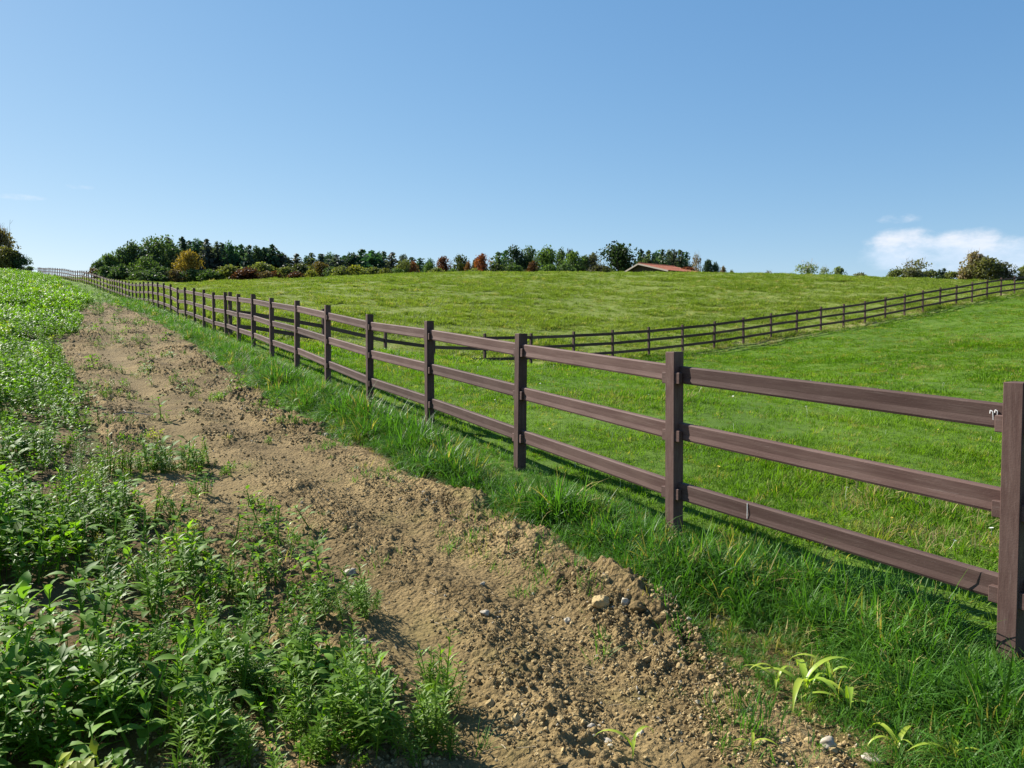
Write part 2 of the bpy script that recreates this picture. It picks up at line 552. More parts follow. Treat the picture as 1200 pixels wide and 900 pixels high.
# brown recycled-plastic fence timber: long grain, pale scuffs, dusty streaks
def timber(name, scl):
    m, t = new_mat(name)
    tcn = t.n('ShaderNodeTexCoord'); oi = t.n('ShaderNodeObjectInfo')
    off = t.n('ShaderNodeVectorMath', {0: tcn.outputs['Object'], 1: t.n('ShaderNodeCombineXYZ', {0: t.math('MULTIPLY', oi.outputs['Random'], 37.0), 1: t.math('MULTIPLY', oi.outputs['Random'], 11.0), 2: 0.0}).outputs[0]}, operation='ADD').outputs[0]
    stretch = t.n('ShaderNodeMapping', {'Vector': off, 'Scale': scl}).outputs[0]
    blot = t.noise(off, 5.0, 4.0, .6); fine = t.noise(off, 130.0, 2.0, .6)
    grain = t.noise(stretch, 1.6, 5.0, .65)
    c = t.mix(t.ramp(t.math('ADD', t.math('MULTIPLY', blot, .5), t.math('MULTIPLY', grain, .5)), .34, .66), (.080, .044, .037), (.125, .078, .065))
    c = t.mix(t.math('MULTIPLY', t.ramp(fine, .62, .80), .25), c, (.15, .11, .10))
    c = t.mix(t.math('MULTIPLY', t.ramp(t.noise(stretch, 3.2, 6.0, .75), .55, .80), .55), c, (.22, .175, .158))
    vv = t.math('MULTIPLY_ADD', oi.outputs['Random'], .45, .72)
    c = t.mix(1.0, c, t.n('ShaderNodeCombineColor', {0: vv, 1: vv, 2: vv}).outputs[0], 'MULTIPLY')
    speck = t.ramp(t.noise(off, 260.0, 1.0, .5), .68, .74, 0.0, .3)
    c = t.mix(speck, c, (.20, .155, .14))
    bmp = t.n('ShaderNodeBump', {'Height': t.math('ADD', grain, t.math('MULTIPLY', fine, .5)), 'Strength': .35, 'Distance': .004})
    b = t.n('ShaderNodeBsdfPrincipled', {'Base Color': c, 'Roughness': .72, 'Specular IOR Level': .16, 'Normal': bmp.outputs[0]})
    t.n('ShaderNodeOutputMaterial', {'Surface': b.outputs[0]})
    return m


M['fence'] = timber('fence_rail_timber', (3.0, 30.0, 30.0))
M['post'] = timber('fence_post_timber', (30.0, 30.0, 3.0))

m, t = new_mat('chalk_mark'); M['chalk'] = m
b = t.n('ShaderNodeBsdfPrincipled', {'Base Color': (.8, .8, .78, 1), 'Roughness': .8})
t.n('ShaderNodeOutputMaterial', {'Surface': b.outputs[0]})

m, t = new_mat('bark'); M['bark'] = m
geo = t.n('ShaderNodeNewGeometry')
c = t.mix(t.noise(geo.outputs['Position'], 3.0, 4.0, .6), (.06, .045, .035), (.16, .13, .105))
b = t.n('ShaderNodeBsdfPrincipled', {'Base Color': c, 'Roughness': .9})
t.n('ShaderNodeOutputMaterial', {'Surface': b.outputs[0]})

m, t = new_mat('pale_twig'); M['twig'] = m
geo = t.n('ShaderNodeNewGeometry')
c = t.mix(t.noise(geo.outputs['Position'], 3.0, 4.0, .6), (.30, .24, .20), (.44, .38, .33))
b = t.n('ShaderNodeBsdfPrincipled', {'Base Color': c, 'Roughness': .9})
t.n('ShaderNodeOutputMaterial', {'Surface': b.outputs[0]})

# terrain: grass ground with crop soil under the left field
m, t = new_mat('meadow_ground'); M['terrain'] = m
geo = t.n('ShaderNodeNewGeometry'); P = geo.outputs['Position']
vc = t.n('ShaderNodeVertexColor', layer_name='zone')
sp = t.n('ShaderNodeSeparateColor', {0: vc.outputs['Color']})
g_near = t.mix(t.ramp(t.noise(P, .5, 5.0, .65), .3, .7), (.060, .110, .014), (.105, .175, .020))
g_far = t.mix(t.ramp(t.noise(P, .35, 6.0, .7), .3, .7), (.115, .155, .026), (.175, .205, .044))
g_far = t.mix(t.ramp(t.noise(P, 2.2, 3.0, .6), .55, .72, 0.0, .4), g_far, (.26, .23, .09))
c = t.mix(sp.outputs[1], g_near, g_far)
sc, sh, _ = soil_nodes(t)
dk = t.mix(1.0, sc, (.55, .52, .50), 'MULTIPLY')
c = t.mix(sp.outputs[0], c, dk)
bare = t.ramp(t.noise(P, .8, 4.0, .6), .35, .6)
c = t.mix(t.math('MULTIPLY', sp.outputs[2], bare), c, (.34, .27, .15))
bmp = t.n('ShaderNodeBump', {'Height': t.noise(P, 6.0, 6.0, .7), 'Strength': .6, 'Distance': .06})
b = t.n('ShaderNodeBsdfPrincipled', {'Base Color': c, 'Roughness': .95, 'Specular IOR Level': .1, 'Normal': bmp.outputs[0]})
t.n('ShaderNodeOutputMaterial', {'Surface': b.outputs[0]})

# ------------------------------------------------------------------ terrain sheet
NG = 420
s = np.linspace(-1, 1, NG)
gx = 3.0 * np.sinh(6.35 * s); gy = 3.0 * np.sinh(6.35 * s) + 4.0
GX, GY = np.meshgrid(gx, gy)
GZ = ground(GX, GY)
rr = np.hypot(GX, GY - 60)
GZ = GZ - np.clip(rr - 150, 0, None) * 0.012
inner = (GX > xl(GY) + .12) & (GX < xr(GY) - .12) & (GY < TRACK_END - .5)
hummock = .05 * fbm(GX, GY, .5, 3) * sstep(np.hypot(GX, GY), 10, 40) + .045 * fbm(GX, GY, .9, 2) * sstep(GY, 34, 60) * (GX > f1x(GY) + 1) * (rr < 120)
GZ = GZ + hummock - .09 * inner
V = np.stack([GX, GY, GZ], -1).reshape(-1, 3)
ii = np.arange(NG * NG).reshape(NG, NG)
F = np.stack([ii[:-1, :-1], ii[:-1, 1:], ii[1:, 1:], ii[1:, :-1]], -1).reshape(-1, 4)
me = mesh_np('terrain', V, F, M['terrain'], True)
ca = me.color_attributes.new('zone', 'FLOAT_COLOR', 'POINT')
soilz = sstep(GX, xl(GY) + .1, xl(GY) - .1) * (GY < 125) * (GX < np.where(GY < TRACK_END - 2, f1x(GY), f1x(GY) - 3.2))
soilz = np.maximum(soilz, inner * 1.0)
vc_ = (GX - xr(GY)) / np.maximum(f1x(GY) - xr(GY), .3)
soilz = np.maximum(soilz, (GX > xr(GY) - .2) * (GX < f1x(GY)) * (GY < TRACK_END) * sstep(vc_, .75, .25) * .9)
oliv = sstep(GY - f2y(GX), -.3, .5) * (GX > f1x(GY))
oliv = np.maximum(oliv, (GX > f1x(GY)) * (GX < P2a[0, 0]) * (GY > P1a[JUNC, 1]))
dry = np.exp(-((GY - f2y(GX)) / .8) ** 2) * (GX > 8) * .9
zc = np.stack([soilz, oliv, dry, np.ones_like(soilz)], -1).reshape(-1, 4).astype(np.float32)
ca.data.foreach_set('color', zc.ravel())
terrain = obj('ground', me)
tag(terrain, 'rolling meadow ground rising to the grassy skyline', kind='structure')

# ------------------------------------------------------------------ the bare dirt track
NR, NC = 1050, 230
ty = 1.6 * (TRACK_END / 1.6) ** (np.linspace(0, 1, NR))
ts = np.linspace(-.06, 1.06, NC)
TY = np.repeat(ty[:, None], NC, 1)
WL = xl(TY) + .10 * fbm(np.zeros_like(TY) + 3, TY, 1.3, 3); WR = xr(TY) + .14 * fbm(np.zeros_like(TY) + 9, TY, 1.1, 4)
TX = WL + (WR - WL) * ts[None]
edge = np.minimum(ts[None] + .06, 1.06 - ts[None]) / .10
along = TX - .5 * (WL + WR)


def track_relief(x, y, lite=False):
    """ruts, crumbly ridges and churned clods of the track"""
    L_, R_ = xl(y), xr(y)
    c_ = (x - L_) / np.maximum(R_ - L_, .3)
    rut = -.035 * np.exp(-((c_ - .36 + .03 * fbm(y * 0, y, .4, 2)) / .09) ** 2) - .030 * np.exp(-((c_ - .70 + .02 * fbm(y * 0 + 5, y, .4, 2)) / .08) ** 2)
    ridge = (.022 - .02 * sstep(y, 4.8, 6.5)) * np.exp(-((c_ - .97) / .07) ** 2) * (0.55 + .8 * fbm(x, y, .9, 3)) + .022 * np.exp(-((c_ - .53) / .10) ** 2)
    rough = .45 + .75 * sstep(fbm(x, y, .8, 3), -.2, .5)
    smooth = 1 - .8 * np.exp(-((c_ - .36) / .14) ** 2) - .6 * np.exp(-((c_ - .70) / .09) ** 2)
    lump = np.abs(fbm(x, y, 7.0, 4, .6)) * (.026 + .022 * sstep(y, 6, 14)) + np.abs(fbm(x + 7, y, 19.0, 3, .6)) * .016 + .010 * fbm(x, y, 34.0, 2)
    und = .018 * fbm(x, y, 1.1, 3)
    far = 1 - .3 * sstep(y, 15, 45)
    return (rut + ridge * far + und * far + lump * rough * smooth * far)


TZ = ground(TX, TY) + .015 + track_relief(TX, TY) * np.clip(edge, 0, 1)
TZ = TZ - .16 * (1 - sstep(edge, 0, .9)) * (1 - .5 * (TX > along))
endf = sstep(TY, TRACK_END * .9, TRACK_END)
TZ -= .12 * endf
# thrown-up heaps of loose earth beside the verge
heaps = []
for u_, v_, rad, hh in ((745, 702, .30, .095), (690, 690, .22, .045), (800, 722, .2, .045), (560, 592, .24, .07), (520, 590, .2, .03), (870, 790, .25, .03), (960, 850, .28, .035), (620, 640, .25, .06), (390, 505, .3, .05), (840, 745, .16, .08)):
    hx, hy, hz_ = pix_ground(u_, v_)
    heaps.append((hx, hy, rad, hh))
    g_ = np.exp(-(((TX - hx) ** 2 + (TY - hy) ** 2) / rad ** 2))
    TZ += g_ * hh * (1 + .35 * fbm(TX, TY, 9, 3)) * np.clip(edge * 3, 0, 1)
V = np.stack([TX, TY, TZ], -1).reshape(-1, 3)
ii = np.arange(NR * NC).reshape(NR, NC)
F = np.stack([ii[:-1, :-1], ii[:-1, 1:], ii[1:, 1:], ii[1:, :-1]], -1).reshape(-1, 4)
pme = mesh_np('dirt_path', V, F, M['dirt'], True)
cc = (TX - xl(TY)) / np.maximum(xr(TY) - xl(TY), .3)
pack = np.exp(-((cc - .36 + .05 * fbm(TX, TY, .7, 2)) / .13) ** 2) * (.75 + .5 * fbm(TX, TY, 1.3, 3)) + .55 * np.exp(-((cc - .70) / .07) ** 2) * (.6 + .6 * fbm(TX + 9, TY, 1.1, 3))
pack = np.clip(pack, 0, 1)
pca = pme.color_attributes.new('packed', 'FLOAT_COLOR', 'POINT')
pca.data.foreach_set('color', np.stack([pack, pack, pack, np.ones_like(pack)], -1).reshape(-1).astype(np.float32))
path = obj('dirt_path', pme)
tag(path, 'bare brown dirt track with wheel ruts along the fence', kind='structure')


def surf(x, y):
    """height of the walked-on surface, track relief included"""
    x = np.asarray(x, float); y = np.asarray(y, float)
    g = ground(x, y)
    inside = (x > xl(y)) & (x < xr(y)) & (y < TRACK_END)
    e = np.minimum((x - xl(y)), (xr(y) - x)) / np.maximum(xr(y) - xl(y), .3) / .10
    z = g + np.where(inside, .015 + track_relief(x, y) * np.clip(e, 0, 1), 0)
    for hx, hy, rad, hh in heaps:
        z = z + np.where(inside, np.exp(-(((x - hx) ** 2 + (y - hy) ** 2) / rad ** 2)) * hh, 0)
    return z


# ------------------------------------------------------------------ fences
POST_W, POST_H, BURY = .088, 1.27, .35
RAIL_H, RAIL_T = .115, .044
RAIL_TOP = (1.165, .775, .38)


def bevel_mesh(me, wd, seg=1):
    import bmesh
    bm = bmesh.new(); bm.from_mesh(me)
    bmesh.ops.bevel(bm, geom=list(bm.edges), offset=wd, segments=seg, affect='EDGES', profile=.5)
    bm.to_mesh(me); bm.free()
    return me


g = Geo(); g.box((0, 0, (POST_H - BURY) / 2), (POST_W, POST_W, POST_H + BURY))
post_me = bevel_mesh(g.mesh('post', M['post']), .0035)
# rail with a raised ridge along its faces, one metre long, scaled to its span
prof = [(-.014, -.5), (-.5, -.40), (-.40, -.12), (-.5, .42), (-.36, .5), (.36, .5), (.5, .42), (.40, -.12), (.5, -.40), (.014, -.5)]
pv = [(a * RAIL_T, b_ * RAIL_H) for a, b_ in prof]
pv[0] = (-.40 * RAIL_T, -.5 * RAIL_H); pv[-1] = (.40 * RAIL_T, -.5 * RAIL_H)
n_ = len(pv)
V = [(x_, a, b_) for x_ in (0, 1) for a, b_ in pv]
import bmesh
bm = bmesh.new()
vs = [bm.verts.new(v) for v in V]
for i in range(n_):
    j = (i + 1) % n_
    bm.faces.new((vs[i], vs[j], vs[n_ + j], vs[n_ + i]))
bm.faces.new(vs[:n_][::-1]); bm.faces.new(vs[n_:])
bmesh.ops.recalc_face_normals(bm, faces=bm.faces)
rail_me = bpy.data.meshes.new('rail'); bm.to_mesh(rail_me); bm.free(); rail_me.materials.append(M['fence'])
g = Geo(); g.box((0, 0, 0), (POST_W + .085, .030, .076))
tenon_me = bevel_mesh(g.mesh('tenon', M['fence']), .003)


def build_fence(pts, label, track_side, tenon_n, jit=.008, rails_from=0):
    base = pts[0]
    root = empty('rail_fence', (0, 0, 0))
    tag(root, label, 'fence', 'brown three-rail pasture fences')
    info = []
    for k, (x, y) in enumerate(pts):
        a = pts[max(k - 1, 0)]; b_ = pts[min(k + 1, len(pts) - 1)]
        ang = math.atan2(b_[1] - a[1], b_[0] - a[0])
        z = gz(x, y)
        hz = rnd.uniform(-jit, jit) * 2.2
        p = obj('post', post_me, root, (x, y, z + hz), (rnd.uniform(-jit, jit) * 1.6, rnd.uniform(-jit, jit) * 1.6, ang + rnd.uniform(-.02, .02)))
        info.append((x, y, z, ang))
        if k < tenon_n:
            for rt in RAIL_TOP:
                obj('tenon', tenon_me, p, (rnd.uniform(-.006, .006), track_side * .021, rt - RAIL_H * .5 - .028 - hz))
    for k in range(rails_from, len(pts) - 1):
        x, y, z, _ = info[k]; x2, y2, z2, _ = info[k + 1]
        ang = math.atan2(y2 - y, x2 - x); d = math.hypot(x2 - x, y2 - y)
        for rt in RAIL_TOP:
            za = z + rt - RAIL_H / 2 + rnd.uniform(-jit, jit); zb = z2 + rt - RAIL_H / 2 + rnd.uniform(-jit, jit)
            L_ = math.hypot(d, zb - za)
            ln = L_ + .05
            sx, sy = -math.sin(ang), math.cos(ang)
            o = -track_side * .012
            r = obj('rail', rail_me, root, (x + sx * o - math.cos(ang) * .025, y + sy * o - math.sin(ang) * .025, za - .025 * (zb - za) / L_),
                    (0, -math.asin((zb - za) / L_), ang), (ln, 1, 1))
    return root, info


fence1, inf1 = build_fence(P1, 'long brown three-rail fence beside the dirt track, from right foreground to left skyline', 1, 22)
fence2, inf2 = build_fence(P2, 'dark three-rail fence crossing behind the paddock, bending at a corner and climbing right', -1, 0)

# chalk scribble on the top rail by the nearest post
x, y, z, ang = inf1[1]
g = Geo()
ax = Vector((math.cos(ang), math.sin(ang), 0)); nrm = Vector((-math.sin(ang), math.cos(ang), 0))
x2, y2, z2, _ = inf1[2]
A = Vector((x, y, z + RAIL_TOP[0] - RAIL_H / 2)); B = Vector((x2, y2, z2 + RAIL_TOP[0] - RAIL_H / 2)); D = (B - A).normalized()
offn = nrm * (-.012 + RAIL_T * .5 + .0015)
for s0, h0, s1, h1 in ((.090, -.018, .086, .020), (.086, .020, .096, .026), (.096, .026, .099, .012), (.105, -.022, .108, .016), (.108, .016, .118, .021), (.118, .021, .120, .006)):
    g.tube([A + D * s0 + Vector((0, 0, h0)) + offn, A + D * s1 + Vector((0, 0, h1)) + offn], [.0022, .0022], 5)
obj('chalk_mark', g.mesh('chalk_mark', M['chalk']), fence1)
# pale saw scratch on the low rail
A = Vector((x, y, z + RAIL_TOP[2] - RAIL_H / 2)); B = Vector((x2, y2, z2 + RAIL_TOP[2] - RAIL_H / 2)); D = (B - A).normalized()
g = Geo(); g.tube([A + D * 1.55 + offn + Vector((0, 0, .05)), A + D * 1.55 + offn + Vector((0, 0, -.045))], [.002, .002], 5)
obj('scratch_mark', g.mesh('scratch_mark', M['chalk']), fence1)


# ------------------------------------------------------------------ scattering
def scatter(name, sources, pts, rot, scl, idx, label, cat=None):
    """one object of 'stuff': sources instanced on points"""
    src = bpy.data.collections.new(name + '_sources')
    for i, me in enumerate(sources):
        o = bpy.data.objects.new('%s_%02d' % (name, i), me); src.objects.link(o)
    me = bpy.data.meshes.new(name)
    n = len(pts)
    me.vertices.add(n); me.vertices.foreach_set('co', np.asarray(pts, np.float32).ravel())
    a = me.attributes.new('rot', 'FLOAT_VECTOR', 'POINT'); a.data.foreach_set('vector', np.asarray(rot, np.float32).ravel())
    scl = np.asarray(scl, np.float32)
    if scl.ndim == 1: scl = np.repeat(scl[:, None], 3, 1)
    a = me.attributes.new('scl', 'FLOAT_VECTOR', 'POINT'); a.data.foreach_set('vector', scl.ravel())
    a = me.attributes.new('idx', 'INT', 'POINT'); a.data.foreach_set('value', np.asarray(idx, np.int32))
    o = obj(name, me)
    gt = bpy.data.node_groups.new(name, 'GeometryNodeTree')
    gt.interface.new_socket('Geometry', in_out='INPUT', socket_type='NodeSocketGeometry')
    gt.interface.new_socket('Geometry', in_out='OUTPUT', socket_type='NodeSocketGeometry')
    nn = gt.nodes; ln = gt.links
    gi = nn.new('NodeGroupInput'); go = nn.new('NodeGroupOutput')
    ci = nn.new('GeometryNodeCollectionInfo'); ci.inputs['Collection'].default_value = src
    ci.inputs['Separate Children'].default_value = True; ci.inputs['Reset Children'].default_value = True
    ip = nn.new('GeometryNodeInstanceOnPoints'); ip.inputs['Pick Instance'].default_value = True

    def attr(nm, dt):
        q = nn.new('GeometryNodeInputNamedAttribute'); q.data_type = dt; q.inputs['Name'].default_value = nm
        return q.outputs['Attribute']
    ln.new(gi.outputs[0], ip.inputs['Points']); ln.new(ci.outputs[0], ip.inputs['Instance'])
    ln.new(attr('idx', 'INT'), ip.inputs['Instance Index'])
    ln.new(attr('rot', 'FLOAT_VECTOR'), ip.inputs['Rotation']); ln.new(attr('scl', 'FLOAT_VECTOR'), ip.inputs['Scale'])
    ln.new(ip.outputs[0], go.inputs[0])
    md = o.modifiers.new('scatter', 'NODES'); md.node_group = gt
    tag(o, label, cat, kind='stuff')
    return o


def sample(n, y0, y1, xa, xb, pw=1.0):
    """n random ground points, rows y0..y1 (pw > 1 crowds the near rows), columns between xa(y) and xb(y)"""
    y = y0 + (y1 - y0) * rng.random(n) ** pw
    a, b_ = xa(y), xb(y)
    x = a + (b_ - a) * rng.random(n)
    return x, y


def area_sample(dens, y0, y1, xa, xb):
    """uniform by area"""
    yy = np.linspace(y0, y1, 400); wd = np.maximum(xb(yy) - xa(yy), 0)
    cum = np.r_[0, np.cumsum((wd[1:] + wd[:-1]) / 2 * np.diff(yy))]
    n = int(cum[-1] * dens)
    y = np.interp(rng.random(n) * cum[-1], cum, yy)
    a, b_ = xa(y), xb(y)
    return a + np.maximum(b_ - a, 0) * rng.random(n), y


def rots(n, tilt=.12):
    return np.stack([rng.normal(0, tilt, n), rng.normal(0, tilt, n), rng.random(n) * 6.283], 1)


def tuft(nb, rad, h, wd, lean, curl, seg=3, hv=.35):
    g = Geo()
    for i in range(nb):
        a = rnd.random() * 6.283; r = rad * math.sqrt(rnd.random())
        az_ = a + rnd.uniform(-.9, .9)
        L_ = h * (1 + rnd.uniform(-hv, hv))
        g.blade((r * math.cos(a), r * math.sin(a), -.01), az_, L_, wd * rnd.uniform(.7, 1.3), rnd.uniform(0, lean), rnd.uniform(.2, curl), seg)
    return g


FRU = .66                          # half width of the view plus a margin


def frl(y): return -FRU * y - 1.5
def frr(y): return FRU * y + 1.5


print('fence post', P1[:3], 'track end', TRACK_END)
# ---- long verge grass between track and fence
verge_src = [tuft(20, .055, rnd.uniform(.15, .23), .0078, .9, 2.1, 5).mesh('v%d' % i, M['verge']) for i in range(5)]
verge_src += [tuft(22, .05, rnd.uniform(.28, .36), .0082, .75, 2.4, 6).mesh('vt%d' % i, M['verge']) for i in range(3)]
X, Y, S, I = [], [], [], []


def verge_l(y): return xr(y) - .45 - .01 * y
def verge_r(y): return f1x(y) + .12


for dens, y0, y1, sc_ in ((560, 1.4, 7, 1.0), (330, 7, 14, 1.1), (110, 14, 28, 1.35), (45, 28, 60, 1.7), (22, 60, 112, 1.9)):
    x, y = area_sample(dens, y0, y1, (lambda yy: np.where(yy < TRACK_END, verge_l(yy), xl(TRACK_END) - 1.5 + (f1x(yy) - f1x(TRACK_END)))), verge_r)
    c_ = (x - verge_l(y)) / np.maximum(verge_r(y) - verge_l(y), .2)
    e_ = x - xr(y) + .16 * fbm(x, y, 1.3, 3) + .12 * fbm(x + 5, y, 4.5, 2)
    keep = rng.random(len(x)) < sstep(e_, -.10, .16) + .05 * (e_ > -.45)
    x, y, c_ = x[keep], y[keep], c_[keep]
    X.append(x); Y.append(y)
    tall = (.28 + .68 * sstep(x - xr(y), -.1, .45)) * (1 - .3 * sstep(y, 4.2, 3.2)) * (1 - .72 * sstep(f1x(y) - x, .45, .10)) * (1 + .55 * fbm(x, y, 1.5, 3))
    S.append(np.clip(tall, .25, 1.6) * rng.uniform(.75, 1.15, len(x)) * (1 if sc_ < 1.2 else sc_ * .62))
    I.append(np.where(rng.random(len(x)) < .30 * (c_ > .3), rng.integers(5, 8, len(x)), rng.integers(0, 5, len(x))))
for u_, v_, rad, cnt in ((835, 655, .16, 26), (885, 670, .18, 34), (945, 690, .20, 40), (1005, 705, .20, 44), (1060, 725, .18, 36), (1100, 745, .16, 26), (960, 735, .14, 20), (760, 630, .15, 18), (700, 610, .16, 18), (1040, 775, .14, 18)):
    cx, cy, _ = pix_ground(u_, v_)
    r_ = rad * np.sqrt(rng.random(cnt)); a_ = rng.random(cnt) * 6.283
    X.append(cx + r_ * np.cos(a_)); Y.append(cy + r_ * np.sin(a_)); S.append(rng.uniform(.65, 1.05, cnt) * (1.05 - .4 * r_ / rad)); I.append(rng.integers(3, 8, cnt))
X, Y, S, I = map(np.concatenate, (X, Y, S, I))
Z = ground(X, Y) + .02
scatter('verge_grass', verge_src, np.stack([X, Y, Z], 1), rots(len(X), .2), S, I, 'long green grass on the verge between track and fence')
n_verge = len(X)

# ---- paddock grass right of the near fence
pad_src = [tuft(28, .10, rnd.uniform(.042, .065), .0055, .9, 1.5, 2).mesh('p%d' % i, M['paddock']) for i in range(4)]
pad_src += [tuft(34, .20, rnd.uniform(.06, .085), .012, .9, 1.4, 2).mesh('pf%d' % i, M['paddock']) for i in range(4)]
X, Y, S, I = [], [], [], []


def pad_l(y): return np.maximum(f1x(y) + .03, frl(y))
def pad_top(x): return np.where(x < P2a[0, 0], 0, f2y(x))


for dens, y0, y1, near in ((210, 1.8, 9, 1), (110, 9, 17, 1), (34, 17, 34, 0), (20, 34, 64, 0)):
    x, y = area_sample(dens, y0, y1, pad_l, frr)
    keep = y < pad_top(x) + .2
    x, y = x[keep], y[keep]
    thin = fbm(x, y, .55, 3)
    keep = rng.random(len(x)) < sstep(thin, -.75, -.05) * .5 + .5
    x, y, thin = x[keep], y[keep], thin[keep]
    X.append(x); Y.append(y)
    S.append(np.clip(1.0 + .45 * fbm(x + 31, y, .8, 3), .5, 1.7) * rng.uniform(.75, 1.25, len(x)))
    I.append(rng.integers(0, 4, len(x)) + (0 if near else 4))
X, Y, S, I = map(np.concatenate, (X, Y, S, I))
Z = ground(X, Y) + .05 * fbm(X, Y, .5, 3) * sstep(np.hypot(X, Y), 10, 40)
scatter('paddock_grass', pad_src, np.stack([X, Y, Z], 1), rots(len(X), .15), S, I, 'short bright green grass of the near paddock')
n_pad = len(X)

# ---- coarse pasture on the hill
pas_src = [tuft(36, .26, rnd.uniform(.08, .12), .016, .9, 1.3, 2).mesh('h%d' % i, M['pasture']) for i in range(4)]
pas_src += [tuft(46, .20, rnd.uniform(.16, .22), .018, .8, 1.5, 2).mesh('ht%d' % i, M['pasture']) for i in range(2)]
X, Y, S, I = [], [], [], []
for dens, y0, y1 in ((26, 24, 60), (17, 60, 90), (9, 90, 122), (4, 122, 160)):
    x, y = area_sample(dens, y0, y1, lambda yy: np.maximum(f1x(yy) + .3, frl(yy)), frr)
    keep = (y > f2y(x) - .3) | (x < P2a[0, 0])
    x, y = x[keep], y[keep]
    th = fbm(x, y, .35, 4)
    keep = rng.random(len(x)) < sstep(th, -.8, .2) * .75 + .25
    x, y = x[keep], y[keep]
    X.append(x); Y.append(y)
    S.append(np.clip(1 + .5 * fbm(x, y, .5, 3), .5, 1.7) * rng.uniform(.7, 1.25, len(x)))
    I.append(np.where(rng.random(len(x)) < .12, rng.integers(4, 6, len(x)), rng.integers(0, 4, len(x))))
X, Y, S, I = map(np.concatenate, (X, Y, S, I))
rr_ = np.hypot(X, Y - 60)
Z = ground(X, Y) + .05 * fbm(X, Y, .5, 3) * sstep(np.hypot(X, Y), 10, 40) + .045 * fbm(X, Y, .9, 2) * sstep(Y, 34, 60) * (rr_ < 120) - .02
scatter('pasture_grass', pas_src, np.stack([X, Y, Z], 1), rots(len(X), .15), S, I, 'tufted olive green grass over the pasture hill')
n_pas = len(X)


# ---- leafy crop in the left field
def bushy(h, ns, nl, ll, lw, mat):
    g = Geo()
    for i in range(ns):
        a = rnd.random() * 6.283; r = rnd.uniform(0, .05)
        le = rnd.uniform(.05, .55)
        hh = h * rnd.uniform(.65, 1.1)
        bx_, by_ = r * math.cos(a), r * math.sin(a)
        top = (bx_ + math.cos(a) * math.sin(le) * hh, by_ + math.sin(a) * math.sin(le) * hh, math.cos(le) * hh)
        g.tube([(bx_, by_, -.02), ((bx_ + top[0]) / 2, (by_ + top[1]) / 2, top[2] * .55), top], [.003, .0024, .0015], 3)
        for k in range(nl):
            q = rnd.uniform(.25, 1.0)
            b_ = (bx_ + (top[0] - bx_) * q, by_ + (top[1] - by_) * q, top[2] * q)
            az_ = rnd.random() * 6.283; e_ = rnd.uniform(-.1, .9)
            g.leaf(b_, (math.cos(az_) * math.cos(e_), math.sin(az_) * math.cos(e_), math.sin(e_)), ll * rnd.uniform(.6, 1.25), lw * rnd.uniform(.7, 1.2), rnd.uniform(.2, 1.0), n=2, fold=.25, peak=.45)
    return g.mesh('bushy', mat, True)


def flaxy(h, ns, nl, ll, lw, mat):
    g = Geo()
    for i in range(ns):
        a = rnd.random() * 6.283; le = rnd.uniform(.0, .35); hh = h * rnd.uniform(.6, 1.1); r = rnd.uniform(0, .05)
        bx_, by_ = r * math.cos(a), r * math.sin(a)
        top = Vector((bx_ + math.cos(a) * math.sin(le) * hh, by_ + math.sin(a) * math.sin(le) * hh, math.cos(le) * hh))
        mid = Vector((bx_ + (top.x - bx_) * .35, by_ + (top.y - by_) * .35, top.z * .5))
        g.tube([(bx_, by_, -.02), mid, top], [.0035, .003, .0016], 4)
        for k in range(nl):
            q = .12 + .88 * (k + rnd.random() * .6) / nl
            b_ = Vector((bx_, by_, 0)).lerp(mid, q * 2) if q < .5 else mid.lerp(top, q * 2 - 1)
            az_ = k * 2.4 + rnd.uniform(-.4, .4); e_ = rnd.uniform(.15, .8) + .5 * max(0, q - .7)
            L_ = ll * (1.15 - .5 * q) * rnd.uniform(.75, 1.2)
            g.leaf(b_, (math.cos(az_) * math.cos(e_), math.sin(az_) * math.cos(e_), math.sin(e_)), L_, lw * rnd.uniform(.8, 1.2), rnd.uniform(.2, .9), n=2, fold=.2, peak=.4)
    return g.mesh('flaxy', mat, True)


def bigleaf(h, nl, ll, lw, mat):
    g = Geo()
    g.tube([(0, 0, -.02), (.01, .005, h * .5), (.015, -.005, h)], [.006, .005, .003], 5)
    for k in range(nl):
        q = .25 + .75 * k / nl
        az_ = k * 2.4 + rnd.uniform(-.3, .3); e_ = rnd.uniform(.1, .6) + .5 * max(0, q - .6)
        d = Vector((math.cos(az_) * math.cos(e_), math.sin(az_) * math.cos(e_), math.sin(e_)))
        b0 = Vector((.012 * q, 0, h * q)); b1 = b0 + d * ll * .3
        g.tube([b0, b1], [.0025, .0018], 3)
        g.leaf(b1, d, ll * (1.15 - .5 * q) * rnd.uniform(.8, 1.15), lw * (1.15 - .5 * q), rnd.uniform(.4, 1.2), n=4, fold=.18)
    return g.mesh('bigleaf', mat, True)


